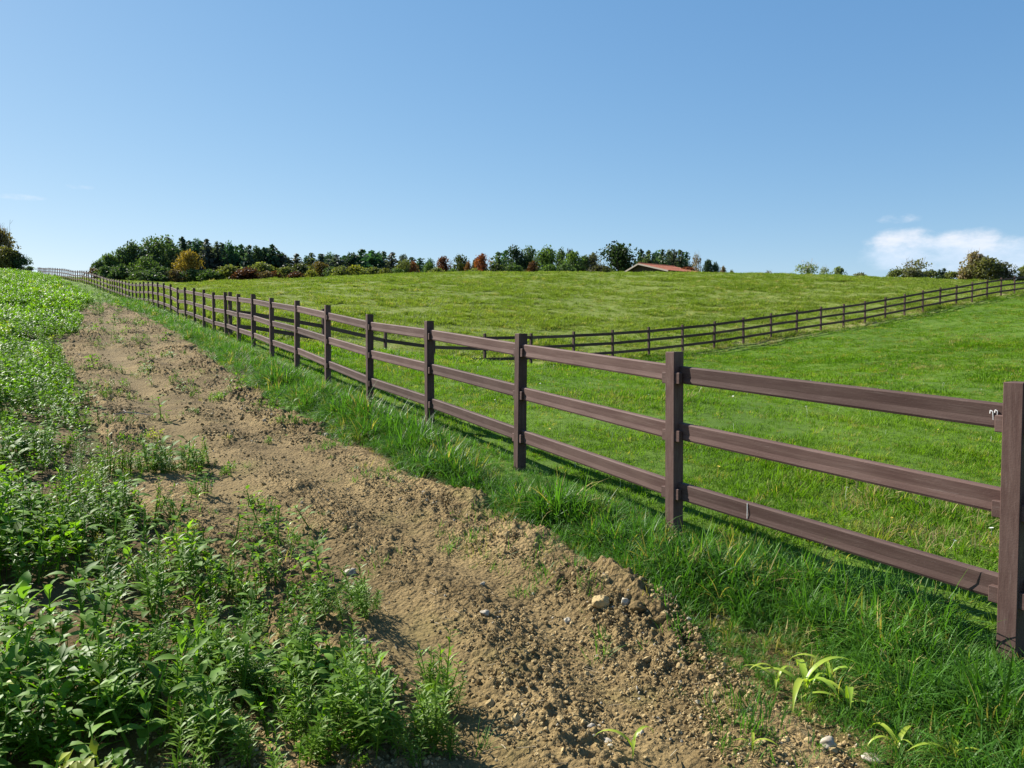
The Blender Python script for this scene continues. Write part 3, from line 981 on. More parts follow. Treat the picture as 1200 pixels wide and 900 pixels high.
crop_src = [bushy(rnd.uniform(.26, .38), 7, 11, .062, .034, M['crop']) for i in range(5)]          # 0-4
crop_src += [bigleaf(rnd.uniform(.18, .28), 8, .085, .05, M['crop']) for i in range(3)]             # 5-7
crop_src += [flaxy(rnd.uniform(.26, .36), 4, 26, .066, .0120, M['weed']) for i in range(3)]         # 8-10
crop_src += [bushy(rnd.uniform(.24, .32), 10, 7, .085, .050, M['crop']) for i in range(3)]          # 11-13 coarse, for the distance
crop_src += [bigleaf(rnd.uniform(.30, .42), 12, .125, .058, M['broad']) for i in range(4)]           # 14-17 broad-leaved
X, Y, S, I = [], [], [], []
for dens, y0, y1, far in ((44, 1.6, 10, 0), (36, 10, 22, 1), (24, 22, 50, 2), (14, 50, 85, 3), (10, 85, 122, 3)):
    x, y = area_sample(dens, y0, y1, lambda yy: frl(yy) - .5, lambda yy: np.where(yy < TRACK_END, xl(yy), f1x(yy) - 2.6))
    d = xl(y) - x
    dd = d + .35 * fbm(x, y, .9, 3)
    pk = sstep(dd, -.05, .35) * (.17 + .83 * sstep(cl(y) - x + .3 * fbm(x, y, 1.1, 3), -.15, .25))
    gap = sstep(fbm(x + 11, y + 3, 1.1, 3), -.55, -.05)
    pk = pk * np.where(y < 9, .08 + .92 * gap, .35 + .65 * gap)
    keep = rng.random(len(x)) < pk
    x, y, d = x[keep], y[keep], d[keep]
    X.append(x); Y.append(y)
    S.append((.72 + .28 * sstep(d, 0, 1.2)) * rng.uniform(.7, 1.3, len(x)) * (1 + .32 * fbm(x, y, .8, 2)) * (1.0, 1.05, 1.15, 1.25)[far])
    r_ = rng.random(len(x))
    if far == 0:
        i_ = np.where(r_ < .40, rng.integers(0, 5, len(x)), np.where(r_ < .56, rng.integers(5, 8, len(x)), np.where(r_ < .82, rng.integers(14, 18, len(x)), rng.integers(8, 11, len(x)))))
    elif far == 1:
        i_ = np.where(r_ < .50, rng.integers(0, 5, len(x)), np.where(r_ < .72, rng.integers(5, 8, len(x)), np.where(r_ < .90, rng.integers(14, 18, len(x)), rng.integers(8, 11, len(x)))))
    else:
        i_ = np.where(r_ < .25, rng.integers(0, 5, len(x)), np.where(r_ < .45, rng.integers(5, 8, len(x)), rng.integers(11, 14, len(x))))
    I.append(i_)
X, Y, S, I = map(np.concatenate, (X, Y, S, I))
scatter('crop_plants', crop_src, np.stack([X, Y, ground(X, Y)], 1), rots(len(X), .15), S, I, 'dense leafy green crop covering the left field')
n_crop = len(X)

# ---- weeds creeping over the left side of the track, patches of thin growth on it
weed_src = [flaxy(rnd.uniform(.20, .32), 4, 26, .068, .0125, M['weed']) for i in range(4)]
weed_src += [bushy(rnd.uniform(.10, .17), 6, 8, .032, .016, M['crop']) for i in range(3)]
weed_src += [tuft(12, .05, .10, .004, .9, 1.2, 3).mesh('wt%d' % i, M['verge']) for i in range(3)]
weed_src += [bigleaf(rnd.uniform(.22, .32), 10, .12, .056, M['broad']) for i in range(2)]
weed_spots = [  # picture column, row, radius in metres, count, kind
    (70, 885, .4, 14, 'mix'), (250, 860, .50, 28, 'flax'), (350, 850, .42, 26, 'flax'), (380, 800, .30, 14, 'flax'), (300, 790, .36, 16, 'mix'), (210, 790, .4, 26, 'mix'),
    (190, 705, .5, 20, 'mix'), (265, 710, .38, 16, 'low'), (330, 690, .32, 14, 'low'), (350, 640, .18, 6, 'low'), (335, 625, .2, 5, 'low'), (375, 700, .2, 9, 'tuft'), (400, 720, .16, 6, 'tuft'),
    (145, 560, .38, 34, 'mix'), (205, 550, .36, 34, 'mix'), (180, 610, .35, 16, 'low'), (120, 610, .4, 26, 'mix'), (160, 660, .45, 24, 'mix'),
    (235, 580, .14, 6, 'low'), (255, 560, .3, 10, 'low'), (285, 600, .3, 10, 'low'), (300, 650, .35, 9, 'low'), (260, 640, .3, 9, 'low'), (350, 720, .25, 12, 'low'), (320, 660, .2, 8, 'tuft'), (130, 500, .3, 14, 'low'), (170, 520, .3, 14, 'low'), (200, 490, .4, 10, 'low'), (380, 620, .25, 6, 'tuft'), (440, 660, .2, 5, 'tuft'), (130, 455, .4, 14, 'low'), (210, 455, .6, 14, 'low'), (180, 400, .9, 26, 'low'), (250, 440, .5, 20, 'tuft'), (270, 465, .4, 18, 'tuft'), (380, 530, .3, 18, 'tuft'), (460, 560, .3, 18, 'tuft'), (410, 735, .2, 8, 'flax1'), (505, 840, .14, 6, 'flax1'), (500, 890, .12, 5, 'flax1'), (430, 880, .14, 10, 'flax'), (560, 880, .1, 3, 'tuft'), (30, 640, .5, 30, 'mix'),
    (330, 890, .4, 16, 'flax'), 
    (560, 620, .35, 26, 'tuft'), (600, 655, .3, 22, 'tuft'), (640, 690, .25, 16, 'tuft'), (545, 640, .25, 14, 'tuft'), (770, 720, .12, 8, 'tuft'), (690, 705, .1, 6, 'tuft'), (880, 850, .2, 22, 'tuft'), (900, 880, .2, 18, 'tuft'), (820, 745, .2, 18, 'tuft'),
    (150, 470, .5, 14, 'low'), (165, 440, .5, 16, 'low'), (140, 405, .8, 30, 'low'), (185, 420, .7, 18, 'low'), (130, 392, 1.0, 30, 'low'), (160, 380, 1.2, 30, 'low'), (110, 435, .4, 12, 'low'), (240, 470, .4, 8, 'low'),
    (120, 365, 2.0, 60, 'low'), (140, 358, 2.5, 110, 'low'), (120, 352, 3.0, 220, 'low'), (112, 346, 3.5, 260, 'low'), (105, 341, 4.0, 260, 'low'), (95, 335, 4.5, 240, 'low'), (350, 500, .25, 10, 'low'), (290, 520, .3, 5, 'low'), (420, 560, .3, 6, 'tuft'), (700, 770, .12, 4, 'tuft'), (310, 455, .6, 30, 'low'), (330, 480, .5, 26, 'low')]
X, Y, S, I = [], [], [], []
for u_, v_, rad, cnt, kd in weed_spots:
    cx, cy, _ = pix_ground(u_, v_)
    r_ = rad * np.sqrt(rng.random(cnt)); a_ = rng.random(cnt) * 6.283
    X.append(cx + r_ * np.cos(a_)); Y.append(cy + r_ * np.sin(a_))
    S.append(rng.uniform(.6, 1.45, cnt) * (1 - .35 * r_ / rad) * (1.5 if cy > 25 else (1.15 if cy < 6 and kd in ('mix', 'flax') else 1.0)))
    q = rng.random(cnt)
    if kd == 'flax': i_ = np.where(q < .55, rng.integers(0, 4, cnt), np.where(q < .85, rng.integers(4, 7, cnt), rng.integers(10, 12, cnt)))
    elif kd == 'flax1': i_ = rng.integers(0, 4, cnt)
    elif kd == 'mix': i_ = np.where(q < .38, rng.integers(0, 4, cnt), np.where(q < .66, rng.integers(4, 7, cnt), rng.integers(10, 12, cnt)))
    elif kd == 'low': i_ = np.where(q < .55, rng.integers(4, 7, cnt), np.where(q < .8, rng.integers(7, 10, cnt), rng.integers(10, 12, cnt)))
    else: i_ = rng.integers(7, 10, cnt)
    I.append(i_)
X, Y, S, I = map(np.concatenate, (X, Y, S, I))
scatter('weed_cover', weed_src, np.stack([X, Y, surf(X, Y)], 1), rots(len(X), .2), S, I, 'patchy green weeds spreading over the edges of the dirt track')


# ---- dead straw-coloured grass in patches
M['dry'] = foliage_mat('dry_grass_blade', (.24, .19, .085), (.36, .30, .14), None, .3, .7, 2.0, .1)
dry_src = [tuft(22, .09, rnd.uniform(.06, .10), .0045, 1.35, 1.2, 3).mesh('d%d' % i, M['dry']) for i in range(3)]
X, Y, S = [], [], []
for u_, v_, rad, cnt in ((1080, 600, .75, 60), (1130, 640, .5, 36), (1040, 570, .5, 26), (960, 570, .5, 14), (610, 590, .22, 26), (650, 600, .2, 16), (575, 650, .2, 8), (865, 690, .16, 16), (900, 720, .14, 12), (935, 760, .12, 10), (440, 500, .3, 14), (620, 620, .2, 10), (480, 530, .3, 10),
                         (1000, 460, 1.2, 24), (1120, 430, 2.0, 50), (1080, 400, 2.5, 60), (720, 470, .8, 12), (860, 440, 1.5, 20), (905, 400, 1.2, 40), (930, 395, 1.0, 30), (960, 388, 1.2, 30), (845, 408, .8, 24), (760, 418, .8, 16), (340, 500, .3, 12), (1000, 378, 1.2, 30), (1060, 366, 1.2, 30), (1110, 358, 1.2, 30), (1180, 345, 1.5, 40)):
    cx, cy, _ = pix_ground(u_, v_)
    r_ = rad * np.sqrt(rng.random(cnt)); a_ = rng.random(cnt) * 6.283
    X.append(cx + r_ * np.cos(a_) * 1.3); Y.append(cy + r_ * np.sin(a_)); S.append(rng.uniform(.6, 1.2, cnt) * (1 + min(cy, 60) / 45))
X, Y, S = map(np.concatenate, (X, Y, S))
scatter('dry_grass', dry_src, np.stack([X, Y, ground(X, Y)], 1), rots(len(X), .3), S, rng.integers(0, 3, len(X)), 'straw-coloured dead grass in patches of paddock and verge')

# ---- a few small white and yellow flowers in the paddock
m, t = new_mat('petal'); M['petal'] = m
oi = t.n('ShaderNodeObjectInfo')
c = t.mix(t.math('GREATER_THAN', oi.outputs['Random'], .55), (.72, .72, .62), (.65, .52, .06))
b = t.n('ShaderNodeBsdfPrincipled', {'Base Color': c, 'Roughness': .7})
t.n('ShaderNodeOutputMaterial', {'Surface': b.outputs[0]})
g = Geo()
for k in range(9):
    g.leaf((0, 0, .08), (math.cos(k * .698), math.sin(k * .698), .25), .013, .007, .3, n=2)
g.tube([(0, 0, 0), (.004, 0, .04), (0, 0, .08)], [.0012, .001, .001], 3)
x, y = area_sample(1.1, 3.5, 22, pad_l, frr)
scatter('meadow_flowers', [g.mesh('flower', M['petal'])], np.stack([x, y, ground(x, y)], 1), rots(len(x), .2), rng.uniform(.8, 1.5, len(x)), np.zeros(len(x), int), 'tiny white and yellow flowers dotted over the paddock grass')

# ---- loose earth crumbs, clods, straw
def lump(r, seed, sub=2):
    bm = bmesh.new(); bmesh.ops.create_icosphere(bm, subdivisions=sub, radius=1)
    rs = np.random.default_rng(seed)
    k = rs.normal(size=(5, 3)); ph = rs.random(5) * 6
    sc3 = np.array([1, rs.uniform(.7, 1.1), rs.uniform(.5, .8)])
    for v in bm.verts:
        p = np.array(v.co)
        d = 1 + .16 * sum(math.sin(2.0 * float(k[i] @ p) + ph[i]) for i in range(5)) * .6 + rs.normal() * (.07 if sub < 3 else .055)
        v.co = Vector(p * d * sc3 * r)
    me = bpy.data.meshes.new('lump'); bm.to_mesh(me); bm.free()
    return me


lumps = []
for i in range(6):
    me = lump(1.0, 50 + i, 1 if i < 4 else 2); me.materials.append(M['clod']); lumps.append(me)
X, Y, S = [], [], []
for n, y0, y1, s0, s1, pw in ((70000, 2.2, 7.5, .003, .009, 1.3), (26000, 2.2, 14, .006, .015, 1.5), (2000, 2.2, 18, .010, .026, 1.6), (12000, 9, 40, .012, .03, 1.3)):
    x, y = sample(n, y0, y1, lambda yy: xl(yy) - .6, lambda yy: xr(yy) + .42, pw)
    c_ = (x - xl(y)) / np.maximum(xr(y) - xl(y), .3)
    pk = .12 + .88 * sstep(fbm(x, y, 1.5, 4), -.1, .6)
    pk = pk * (1 - .85 * np.exp(-((c_ - .36) / .14) ** 2)) * (1 - .6 * np.exp(-((c_ - .70) / .09) ** 2)) + .5 * np.exp(-((c_ - .95) / .12) ** 2)
    pk = pk * (1 - .75 * sstep(x - xr(y), .0, .35))
    for hx, hy, rad, hh in heaps:
        pk = pk + np.exp(-(((x - hx) ** 2 + (y - hy) ** 2) / (rad * 1.2) ** 2)) * hh * 8
    keep = rng.random(len(x)) < pk
    x, y = x[keep], y[keep]
    X.append(x); Y.append(y); S.append(s0 * (s1 / s0) ** (rng.random(len(x)) ** 1.6))
# extra clods on the heaps
for hx, hy, rad, hh in heaps:
    n = int(70 * rad / .25 * hh / .07)
    r_ = rad * 1.15 * np.sqrt(rng.random(n)); a_ = rng.random(n) * 6.283
    X.append(hx + r_ * np.cos(a_)); Y.append(hy + r_ * np.sin(a_)); S.append(.006 * (4.6 ** (rng.random(n) ** 1.7)))
X, Y, S = map(np.concatenate, (X, Y, S))
Z = surf(X, Y) + S * .15
scatter('soil_crumbs', lumps, np.stack([X, Y, Z], 1), rots(len(X), 1.0), S, rng.integers(0, 6, len(X)), 'loose crumbs and small clods of dry earth on the track')
n_crumb = len(X)

g = Geo(); g.tube([(-.5, 0, 0), (0, .03, .02), (.5, 0, 0)], [.03, .035, .03], 4)
straw_me = [g.mesh('straw_bit', M['straw'])]
x, y = sample(240, 2.4, 12, lambda yy: xl(yy), lambda yy: xr(yy), 1.5)
S3 = np.stack([rng.uniform(.03, .10, len(x)), rng.uniform(.03, .06, len(x)), rng.uniform(.03, .06, len(x))], 1)
scatter('straw_litter', straw_me, np.stack([x, y, surf(x, y) + .006], 1), rots(len(x), .1), S3, np.zeros(len(x), int), 'scattered bits of dry straw on the bare track')

# ------------------------------------------------------------------ single things on and beside the track
ORD = ['first', 'second', 'third', 'fourth', 'fifth', 'sixth', 'seventh', 'eighth', 'ninth', 'tenth', 'eleventh', 'twelfth', 'thirteenth', 'fourteenth', 'fifteenth', 'sixteenth', 'seventeenth',
       'eighteenth', 'nineteenth', 'twentieth', 'twenty-first', 'twenty-second', 'twenty-third', 'twenty-fourth', 'twenty-fifth', 'twenty-sixth', 'twenty-seventh', 'twenty-eighth', 'twenty-ninth', 'thirtieth',
       'thirty-first', 'thirty-second', 'thirty-third', 'thirty-fourth', 'thirty-fifth', 'thirty-sixth', 'thirty-seventh', 'thirty-eighth', 'thirty-ninth', 'fortieth', 'forty-first', 'forty-second', 'forty-third', 'forty-fourth', 'forty-fifth']


def place(u_, v_):
    x, y, _ = pix_ground(u_, v_)
    return x, y, float(surf(np.array([x]), np.array([y]))[0])


# clods
for i, (u_, v_, r, lab) in enumerate([
        (746, 732, .050, 'large pale earth clod below the heap of loose soil by the verge'),
        (719, 690, .040, 'rounded earth clod on top of the soil heap by the verge'),
        (705, 726, .042, 'earth clod left of the largest pale clod under the soil heap'),
        (775, 742, .036, 'earth clod just right of the largest pale clod under the soil heap'),
        (808, 716, .036, 'earth clod at the right foot of the soil heap beside long grass'),
        (575, 590, .060, 'dark lumpy earth clod at the verge edge beside the third post from the right'),
        (548, 583, .050, 'pale earth clod at the verge edge nearest the middle of the track')]):
    me = lump(r, 90 + i, 3); me.materials.append(M['clod'])
    x, y, z = place(u_, v_)
    o = obj('soil_clod', me, None, (x, y, z + r * .25), (0, 0, rnd.random() * 6))
    tag(o, lab, 'earth clod', 'large clods of earth along the verge')
for i, (u_, v_, r, lab) in enumerate([
        (693, 870, .016, 'upright white pebble left of the lone maize shoot on the track'),
        (712, 880, .017, 'flat white pebble touching the leaves of the lone maize shoot'),
        (425, 762, .024, 'grey flat stone on the track right of the tall weeds'),
        (411, 672, .035, 'dark grey flat stone on the track beside the sparse grass tufts'),
        (1022, 893, .038, 'pale stone at the bottom edge between soil ridge and grass'),
        (970, 884, .030, 'pale round stone at the bottom edge under the small yellow maize shoot'),
        (568, 735, .022, 'white stone on the middle of the track')]):
    me = lump(r, 130 + i, 3); me.materials.append(M['stone'])
    for pl_ in me.polygons: pl_.use_smooth = True
    x, y, z = place(u_, v_)
    o = obj('stone', me, None, (x, y, z + r * .3), (0, 0, rnd.random() * 6))
    tag(o, lab, 'stone', 'stones lying on the track')
# twig
x, y, z = place(153, 490)
g = Geo(); g.tube([(-.22, .02, .02), (-.05, .0, .05), (.12, .02, .035), (.27, -.03, .015)], [.007, .009, .008, .005], 5)
g.tube([(-.05, 0, .05), (-.12, .07, .07), (-.16, .10, .05)], [.006, .005, .003], 5)
tag(obj('twig', g.mesh('twig', M['twig']), None, (x, y, z)), 'pale forked twig lying where the track meets the left weeds', 'twig')

# maize shoots: stalk and long arching leaves
maize_leaves = []
for i in range(4):
    g = Geo(); g.blade((0, 0, 0), 0, 1.0, .105, (.25, .5, .15, .7)[i], (2.3, 1.7, 2.7, 1.9)[i], 8, .30)
    maize_leaves.append(g.mesh('leaf', M['maize'], True))
g = Geo(); g.tube([(0, 0, -.03), (.01, 0, .4), (0, .01, 1.0)], [.05, .045, .02], 6)
stalk_me = g.mesh('stalk', M['maize'], True)


def maize(u_, v_, size, nl, label, rz=0.0):
    x, y, z = place(u_, v_)
    t_ = empty('maize_shoot', (x, y, z), rz)
    tag(t_, label, 'maize shoot', 'yellow-green maize shoots along the track')
    obj('stalk', stalk_me, t_, (0, 0, 0), (rnd.uniform(-.2, .2), rnd.uniform(-.2, .2), 0), (size * .28, size * .28, size * .42))
    for k in range(nl):
        s_ = size * rnd.uniform(.7, 1.15)
        obj('leaf', maize_leaves[(k + rnd.randint(0, 1)) % 4], t_, (0, 0, size * (.08 + .3 * k / nl)), (rnd.uniform(-.1, .1), rnd.uniform(-.1, .1), k * 2.5 + rnd.uniform(-.5, .5)), (s_, s_, s_))


maize(945, 818, .26, 5, 'tallest arching yellow-green maize shoot on the soil ridge by the verge', 2.6)
maize(912, 808, .18, 4, 'leftmost maize shoot on the soil ridge, beside the tallest one', 2.0)
maize(992, 838, .22, 5, 'maize shoot with spreading leaves right of the tallest one on the ridge', .4)
maize(972, 808, .20, 4, 'upright maize shoot between the tallest and the spreading one', 1.2)
maize(1050, 885, .16, 4, 'small pale yellow maize shoot below the thick grass clump', .3)
maize(1118, 900, .20, 3, 'broad yellow maize shoot cut by the bottom edge of the picture', 1.0)
maize(742, 893, .18, 3, 'lone bright green maize shoot in the bare track at the bottom edge', 2.4)
maize(882, 890, .12, 3, 'thin maize shoot among sparse grass near the bottom edge', .8)
maize(708, 770, .06, 2, 'tiny maize seedling in the crumbly soil under the heap', 0)
maize(242, 672, .20, 5, 'yellowing maize shoot with bent leaves among the left weeds', .5)
maize(282, 700, .16, 4, 'small yellow maize shoot at the weed patch edge on the track', 1.5)
maize(232, 592, .16, 3, 'maize shoot standing alone where weeds meet bare soil', 1.5)
maize(338, 622, .14, 4, 'low pale maize shoot out on the bare track above the weeds', 0)
maize(95, 605, .13, 3, 'yellow maize shoot inside the dense left crop', 1.0)

# broad-leaved plants in the left foreground: stem and single leaves
bl_leaf = []
for i in range(4):
    g = Geo(); L_ = 1.0
    g.leaf((0, 0, 0), (1, 0, .15), 1.0, (.34, .42, .30, .46)[i], (.7, 1.2, .5, 1.5)[i], n=7, fold=.22, peak=.45)
    bl_leaf.append(g.mesh('leaf', M['broad'], True))
g = Geo(); g.tube([(0, 0, -.03), (.02, .01, .5), (.0, .02, 1.0)], [.020, .016, .010], 6)
bstem = g.mesh('stem', M['broad'], True)


def broad(u_, v_, h, nl, ll, label, rz=0.0):
    x, y, z = place(u_, v_)
    t_ = empty('broadleaf_plant', (x, y, z), rz)
    tag(t_, label, 'plant', 'broad-leaved plants in the left foreground')
    obj('stem', bstem, t_, (0, 0, 0), (rnd.uniform(-.08, .08), rnd.uniform(-.08, .08), 0), (h * .8, h * .8, h))
    nl += 4
    for k in range(nl):
        q = .22 + .76 * k / max(nl - 1, 1)
        s_ = .82 * ll * (1.15 - .55 * abs(q - .5)) * rnd.uniform(.7, 1.2)
        pitch = -rnd.uniform(.25, .95) - .7 * max(0, q - .75) / .25
        obj('leaf', bl_leaf[rnd.randint(0, 3)], t_, (0, 0, h * q), (rnd.uniform(-.25, .25), pitch, k * 2.4 + rnd.uniform(-.3, .3)), (s_, s_, s_))


for a in ((30, 800, .42, 8, .17, 'tall pale broad-leaved plant at the left edge above the dark hollow', .3),
          (12, 860, .34, 7, .18, 'broad-leaved plant cut by the left edge with wide grey-green leaves', 1.3),
          (60, 770, .34, 7, .14, 'broad-leaved plant right behind the tallest one at the left edge', 2.2),
          (215, 860, .36, 8, .13, 'upright broad-leaved plant in the middle of the foreground weeds', .8),
          (232, 830, .34, 7, .12, 'broad-leaved plant just right of the upright one among foreground weeds', 2.9),
          (172, 895, .24, 6, .13, 'light green oval-leaved plant leaning over the dark hollow at the bottom', .2),
          (250, 893, .22, 7, .12, 'low broad-leaved plant at the bottom edge among narrow-leaved weeds', 1.7),
          (150, 690, .20, 6, .11, 'small broad-leaved plant halfway up the weed patch', 2.0),
          (75, 880, .22, 6, .12, 'dark broad-leaved plant at the bottom left beside the hollow', 1.0)):
    broad(*a)

# tall narrow-leaved weeds standing clear of the rest
for i, (u_, v_, h, lab) in enumerate([
        (410, 800, .40, 'tall dark narrow-leaved weed standing alone at the right of the weed patch'),
        (435, 900, .30, 'narrow-leaved weed standing in shade at the bottom edge of the track'),
        (505, 890, .20, 'small narrow-leaved weed growing out on the bare track at the bottom'),
        (380, 880, .34, 'thick feathery narrow-leaved weed at the right corner of the foreground patch'),
        (330, 800, .36, 'pale-tipped narrow-leaved weed in the middle of the foreground patch')]):
    x, y, z = place(u_, v_)
    t_ = empty('narrowleaf_weed', (x, y, z), rnd.random() * 6)
    tag(t_, lab, 'weed', 'narrow-leaved weeds in the foreground')
    o = obj('foliage', flaxy(h, 1 if i == 0 else 4, 40, .072, .013, M['weed']), t_)


# ------------------------------------------------------------------ trees
def leafquads(C, size, rs, flat=.0, outward=None):
    """random leaf clump cards at centres C"""
    n = len(C)
    a = rs.normal(size=(n, 3)); 
    if outward is not None: a = a * .8 + outward
    a /= np.linalg.norm(a, axis=1)[:, None] + 1e-9
    b_ = rs.normal(size=(n, 3)); b_ -= a * (a * b_).sum(1)[:, None]; b_ /= np.linalg.norm(b_, axis=1)[:, None] + 1e-9
    c_ = np.cross(a, b_)
    s1 = (size * rs.uniform(.6, 1.3, n))[:, None]; s2 = s1 * rs.uniform(.5, .9, n)[:, None]
    V = np.stack([C - b_ * s1 - c_ * s2 * .35, C - c_ * s2, C + b_ * s1 + c_ * s2 * .25, C + c_ * s2 * 1.0], 1).reshape(-1, 3)
    Q = np.arange(n * 4).reshape(n, 4)
    return V, Q


def crown_round(seed, n=2600, lobes=11, size=.030, low=.12, wide=1.0):
    """unit tree: height 1, crown from low to 1, half width about .5"""
    rs = np.random.default_rng(seed)
    g = Geo()
    cs = []
    for i in range(lobes):
        a = rs.random() * 6.283; hgt = rs.uniform(low + .15, .86); rr0 = rs.uniform(.05, .30) * (1.15 - abs(hgt - .45))
        cs.append((rr0 * math.cos(a) * wide, rr0 * math.sin(a) * wide, hgt, rs.uniform(.13, .22)))
    cs.append((0, 0, .82, .17))
    per = n // len(cs)
    for cx, cy, cz, r in cs:
        d = rs.normal(size=(per, 3)); d /= np.linalg.norm(d, axis=1)[:, None]
        rad = r * (rs.random(per) ** .35) * (1 + .25 * np.sin(5 * d[:, 0] + cx * 40) * np.cos(4 * d[:, 2] + cz * 30))
        C = np.array([cx, cy, cz]) + d * rad[:, None] * np.array([1.1 * wide, 1.1 * wide, .85])
        C[:, 2] = np.maximum(C[:, 2], low * .5)
        V, Q = leafquads(C, size, rs, outward=d * .5)
        g.add(V, Q)
    # ragged sprays on the outline
    k = n // 10
    d = rs.normal(size=(k, 3)); d /= np.linalg.norm(d, axis=1)[:, None]; d[:, 2] = np.abs(d[:, 2]) * .9
    C = np.array([0, 0, .52]) + d * np.array([.50 * wide, .50 * wide, .48]) * rs.uniform(.75, 1.02, k)[:, None]
    V, Q = leafquads(C, size * .8, rs); g.add(V, Q)
    return g.mesh('crown', M['crown'])


def crown_conifer(seed, layers=17, wid=.27, size=.046):
    rs = np.random.default_rng(seed); g = Geo()
    for i in range(layers):
        z = .10 + .88 * (i / (layers - 1)) ** .92
        r = wid * (1.02 - z) ** .62 * rs.uniform(.8, 1.15) + .012
        nb = max(5, int(13 * (1 - z) + 6)); a0 = rs.random() * 6
        for k in range(nb):
            a = a0 + 6.283 * k / nb + rs.uniform(-.25, .25); rl = r * rs.uniform(.65, 1.15)
            m_ = max(3, int(rl / .028))
            q = np.linspace(.12, 1, m_)
            C = np.stack([np.cos(a) * rl * q, np.sin(a) * rl * q, z - .05 * q ** 1.3 + .02 * q ** 3 + rs.normal(0, .008, m_)], 1)
            C += rs.normal(0, .008, C.shape)
            V, Q = leafquads(C, size * (1.15 - .45 * z), rs); g.add(V, Q)
    C = np.stack([rs.normal(0, .004, 8), rs.normal(0, .004, 8), np.linspace(.93, 1.0, 8)], 1)
    V, Q = leafquads(C, size * .4, rs); g.add(V, Q)
    return g.mesh('crown', M['crown'])


def trunk_round(seed, bare=0, mat='bark', topz=.80):
    rs = random.Random(seed); g = Geo()
    g.tube([(0, 0, -.05), (.006, .004, .2), (-.004, .008, .45), (0, 0, topz)], [.022, .017, .012, .003], 6)
    for i in range(9):
        z = rs.uniform(.18, .65); a = rs.random() * 6.283; L_ = rs.uniform(.18, .34)
        g.tube([(0, 0, z), (math.cos(a) * L_ * .5, math.sin(a) * L_ * .5, z + L_ * .4), (math.cos(a) * L_ * .9, math.sin(a) * L_ * .9, z + L_ * .95)], [.009, .006, .002], 4)
    for i in range(bare):             # long bare shoots above the leaves
        a = rs.random() * 6.283; r0 = rs.uniform(0, .22)
        x_, y_ = math.cos(a) * r0, math.sin(a) * r0
        z1 = rs.uniform(.86, 1.12)
        g.tube([(x_ * .4, y_ * .4, .35), (x_, y_, .65), (x_ * 1.5 + rs.uniform(-.03, .03), y_ * 1.5, z1)], [.006, .005, .003], 4)
        for j in range(4):
            zz = rs.uniform(.6, z1 - .05); f_ = zz; b0 = rs.random() * 6.283; l2 = rs.uniform(.05, .12)
            xx, yy = x_ * (1 + .5 * (zz - .65) / .4), y_ * (1 + .5 * (zz - .65) / .4)
            g.tube([(xx, yy, zz), (xx + math.cos(b0) * l2, yy + math.sin(b0) * l2, zz + l2)], [.003, .0015], 3)
    return g.mesh('trunk', M[mat])


def trunk_conifer():
    g = Geo(); g.tube([(0, 0, -.04), (0, 0, .4), (0, 0, .96)], [.014, .010, .002], 6)
    return g.mesh('trunk', M['bark'])


ROUND = [crown_round(200 + i, 2600, (9, 12, 14, 10)[i]) for i in range(4)]
DOME = [crown_round(220 + i, 3600, 18, .026, .08, 1.05) for i in range(2)]
SHRUB = [crown_round(240 + i, 1900, 12, .042, .02, 1.0) for i in range(3)]
SPARSE = [crown_round(260 + i, 800, 11, .032, .05, 1.1) for i in range(3)]
CONIF = [crown_conifer(280 + i, 16, (.24, .28, .33, .26)[i]) for i in range(4)]
TR = [trunk_round(300 + i) for i in range(3)]; TB = [trunk_round(320 + i, 11, 'twig') for i in range(2)]; TC = trunk_conifer()
tree_n = [0]


def tree(name, u_, ytop, wpx, kind, col, Y, label, group, sink=0.0):
    X_ = xt(u_) * Y
    z0 = gz(X_, Y) - sink
    ztop = EYE + (400 - ytop) / FPX * Y
    h = max(ztop - z0, .4)
    wd = wpx / FPX * Y
    i = tree_n[0]; tree_n[0] += 1
    t_ = empty(name, (X_, Y, z0), rnd.random() * 6.283)
    tag(t_, label, 'bush' if 'bush' in name or 'shrub' in name else 'tree', group)
    if kind == 'conifer':
        cm_, tm, w0 = (CONIF[i % 4], TC, .50) if i % 3 != 2 else (ROUND[i % 4], TR[i % 3], 1.35)
    elif kind == 'dome':
        cm_, tm, w0 = DOME[i % 2], TR[i % 3], 1.0
    elif kind == 'shrub':
        cm_, tm, w0 = SHRUB[i % 3], TR[i % 3], 1.0
    elif kind == 'sparse':
        cm_, tm, w0 = SPARSE[i % 3], TB[i % 2], 1.05
    elif kind == 'bare':
        cm_, tm, w0 = SHRUB[i % 3], TB[i % 2], 1.0
    else:
        cm_, tm, w0 = ROUND[i % 4], TR[i % 3], 1.0
    sx = wd / w0
    k_ = obj('trunk', tm, t_, (0, 0, 0), (0, 0, 0), ((sx * .5 + h * .5) if kind not in ('sparse', 'bare') else sx, (sx * .5 + h * .5) if kind not in ('sparse', 'bare') else sx, h))
    c_ = obj('crown', cm_, t_, (0, 0, 0), (0, 0, 0), (sx, sx, h))
    c_.color = (*col, 1)
    return t_


DK = (.072, .115, .052); CON = (.050, .084, .064); MID = (.088, .142, .044); OLV = (.155, .175, .060); RUST = (.23, .085, .042); RED = (.29, .090, .042)
GOLD = (.24, .165, .040); YEL = (.25, .25, .05); BRN = (.16, .115, .066); PALE = (.19, .23, .11); GRY = (.15, .15, .095)

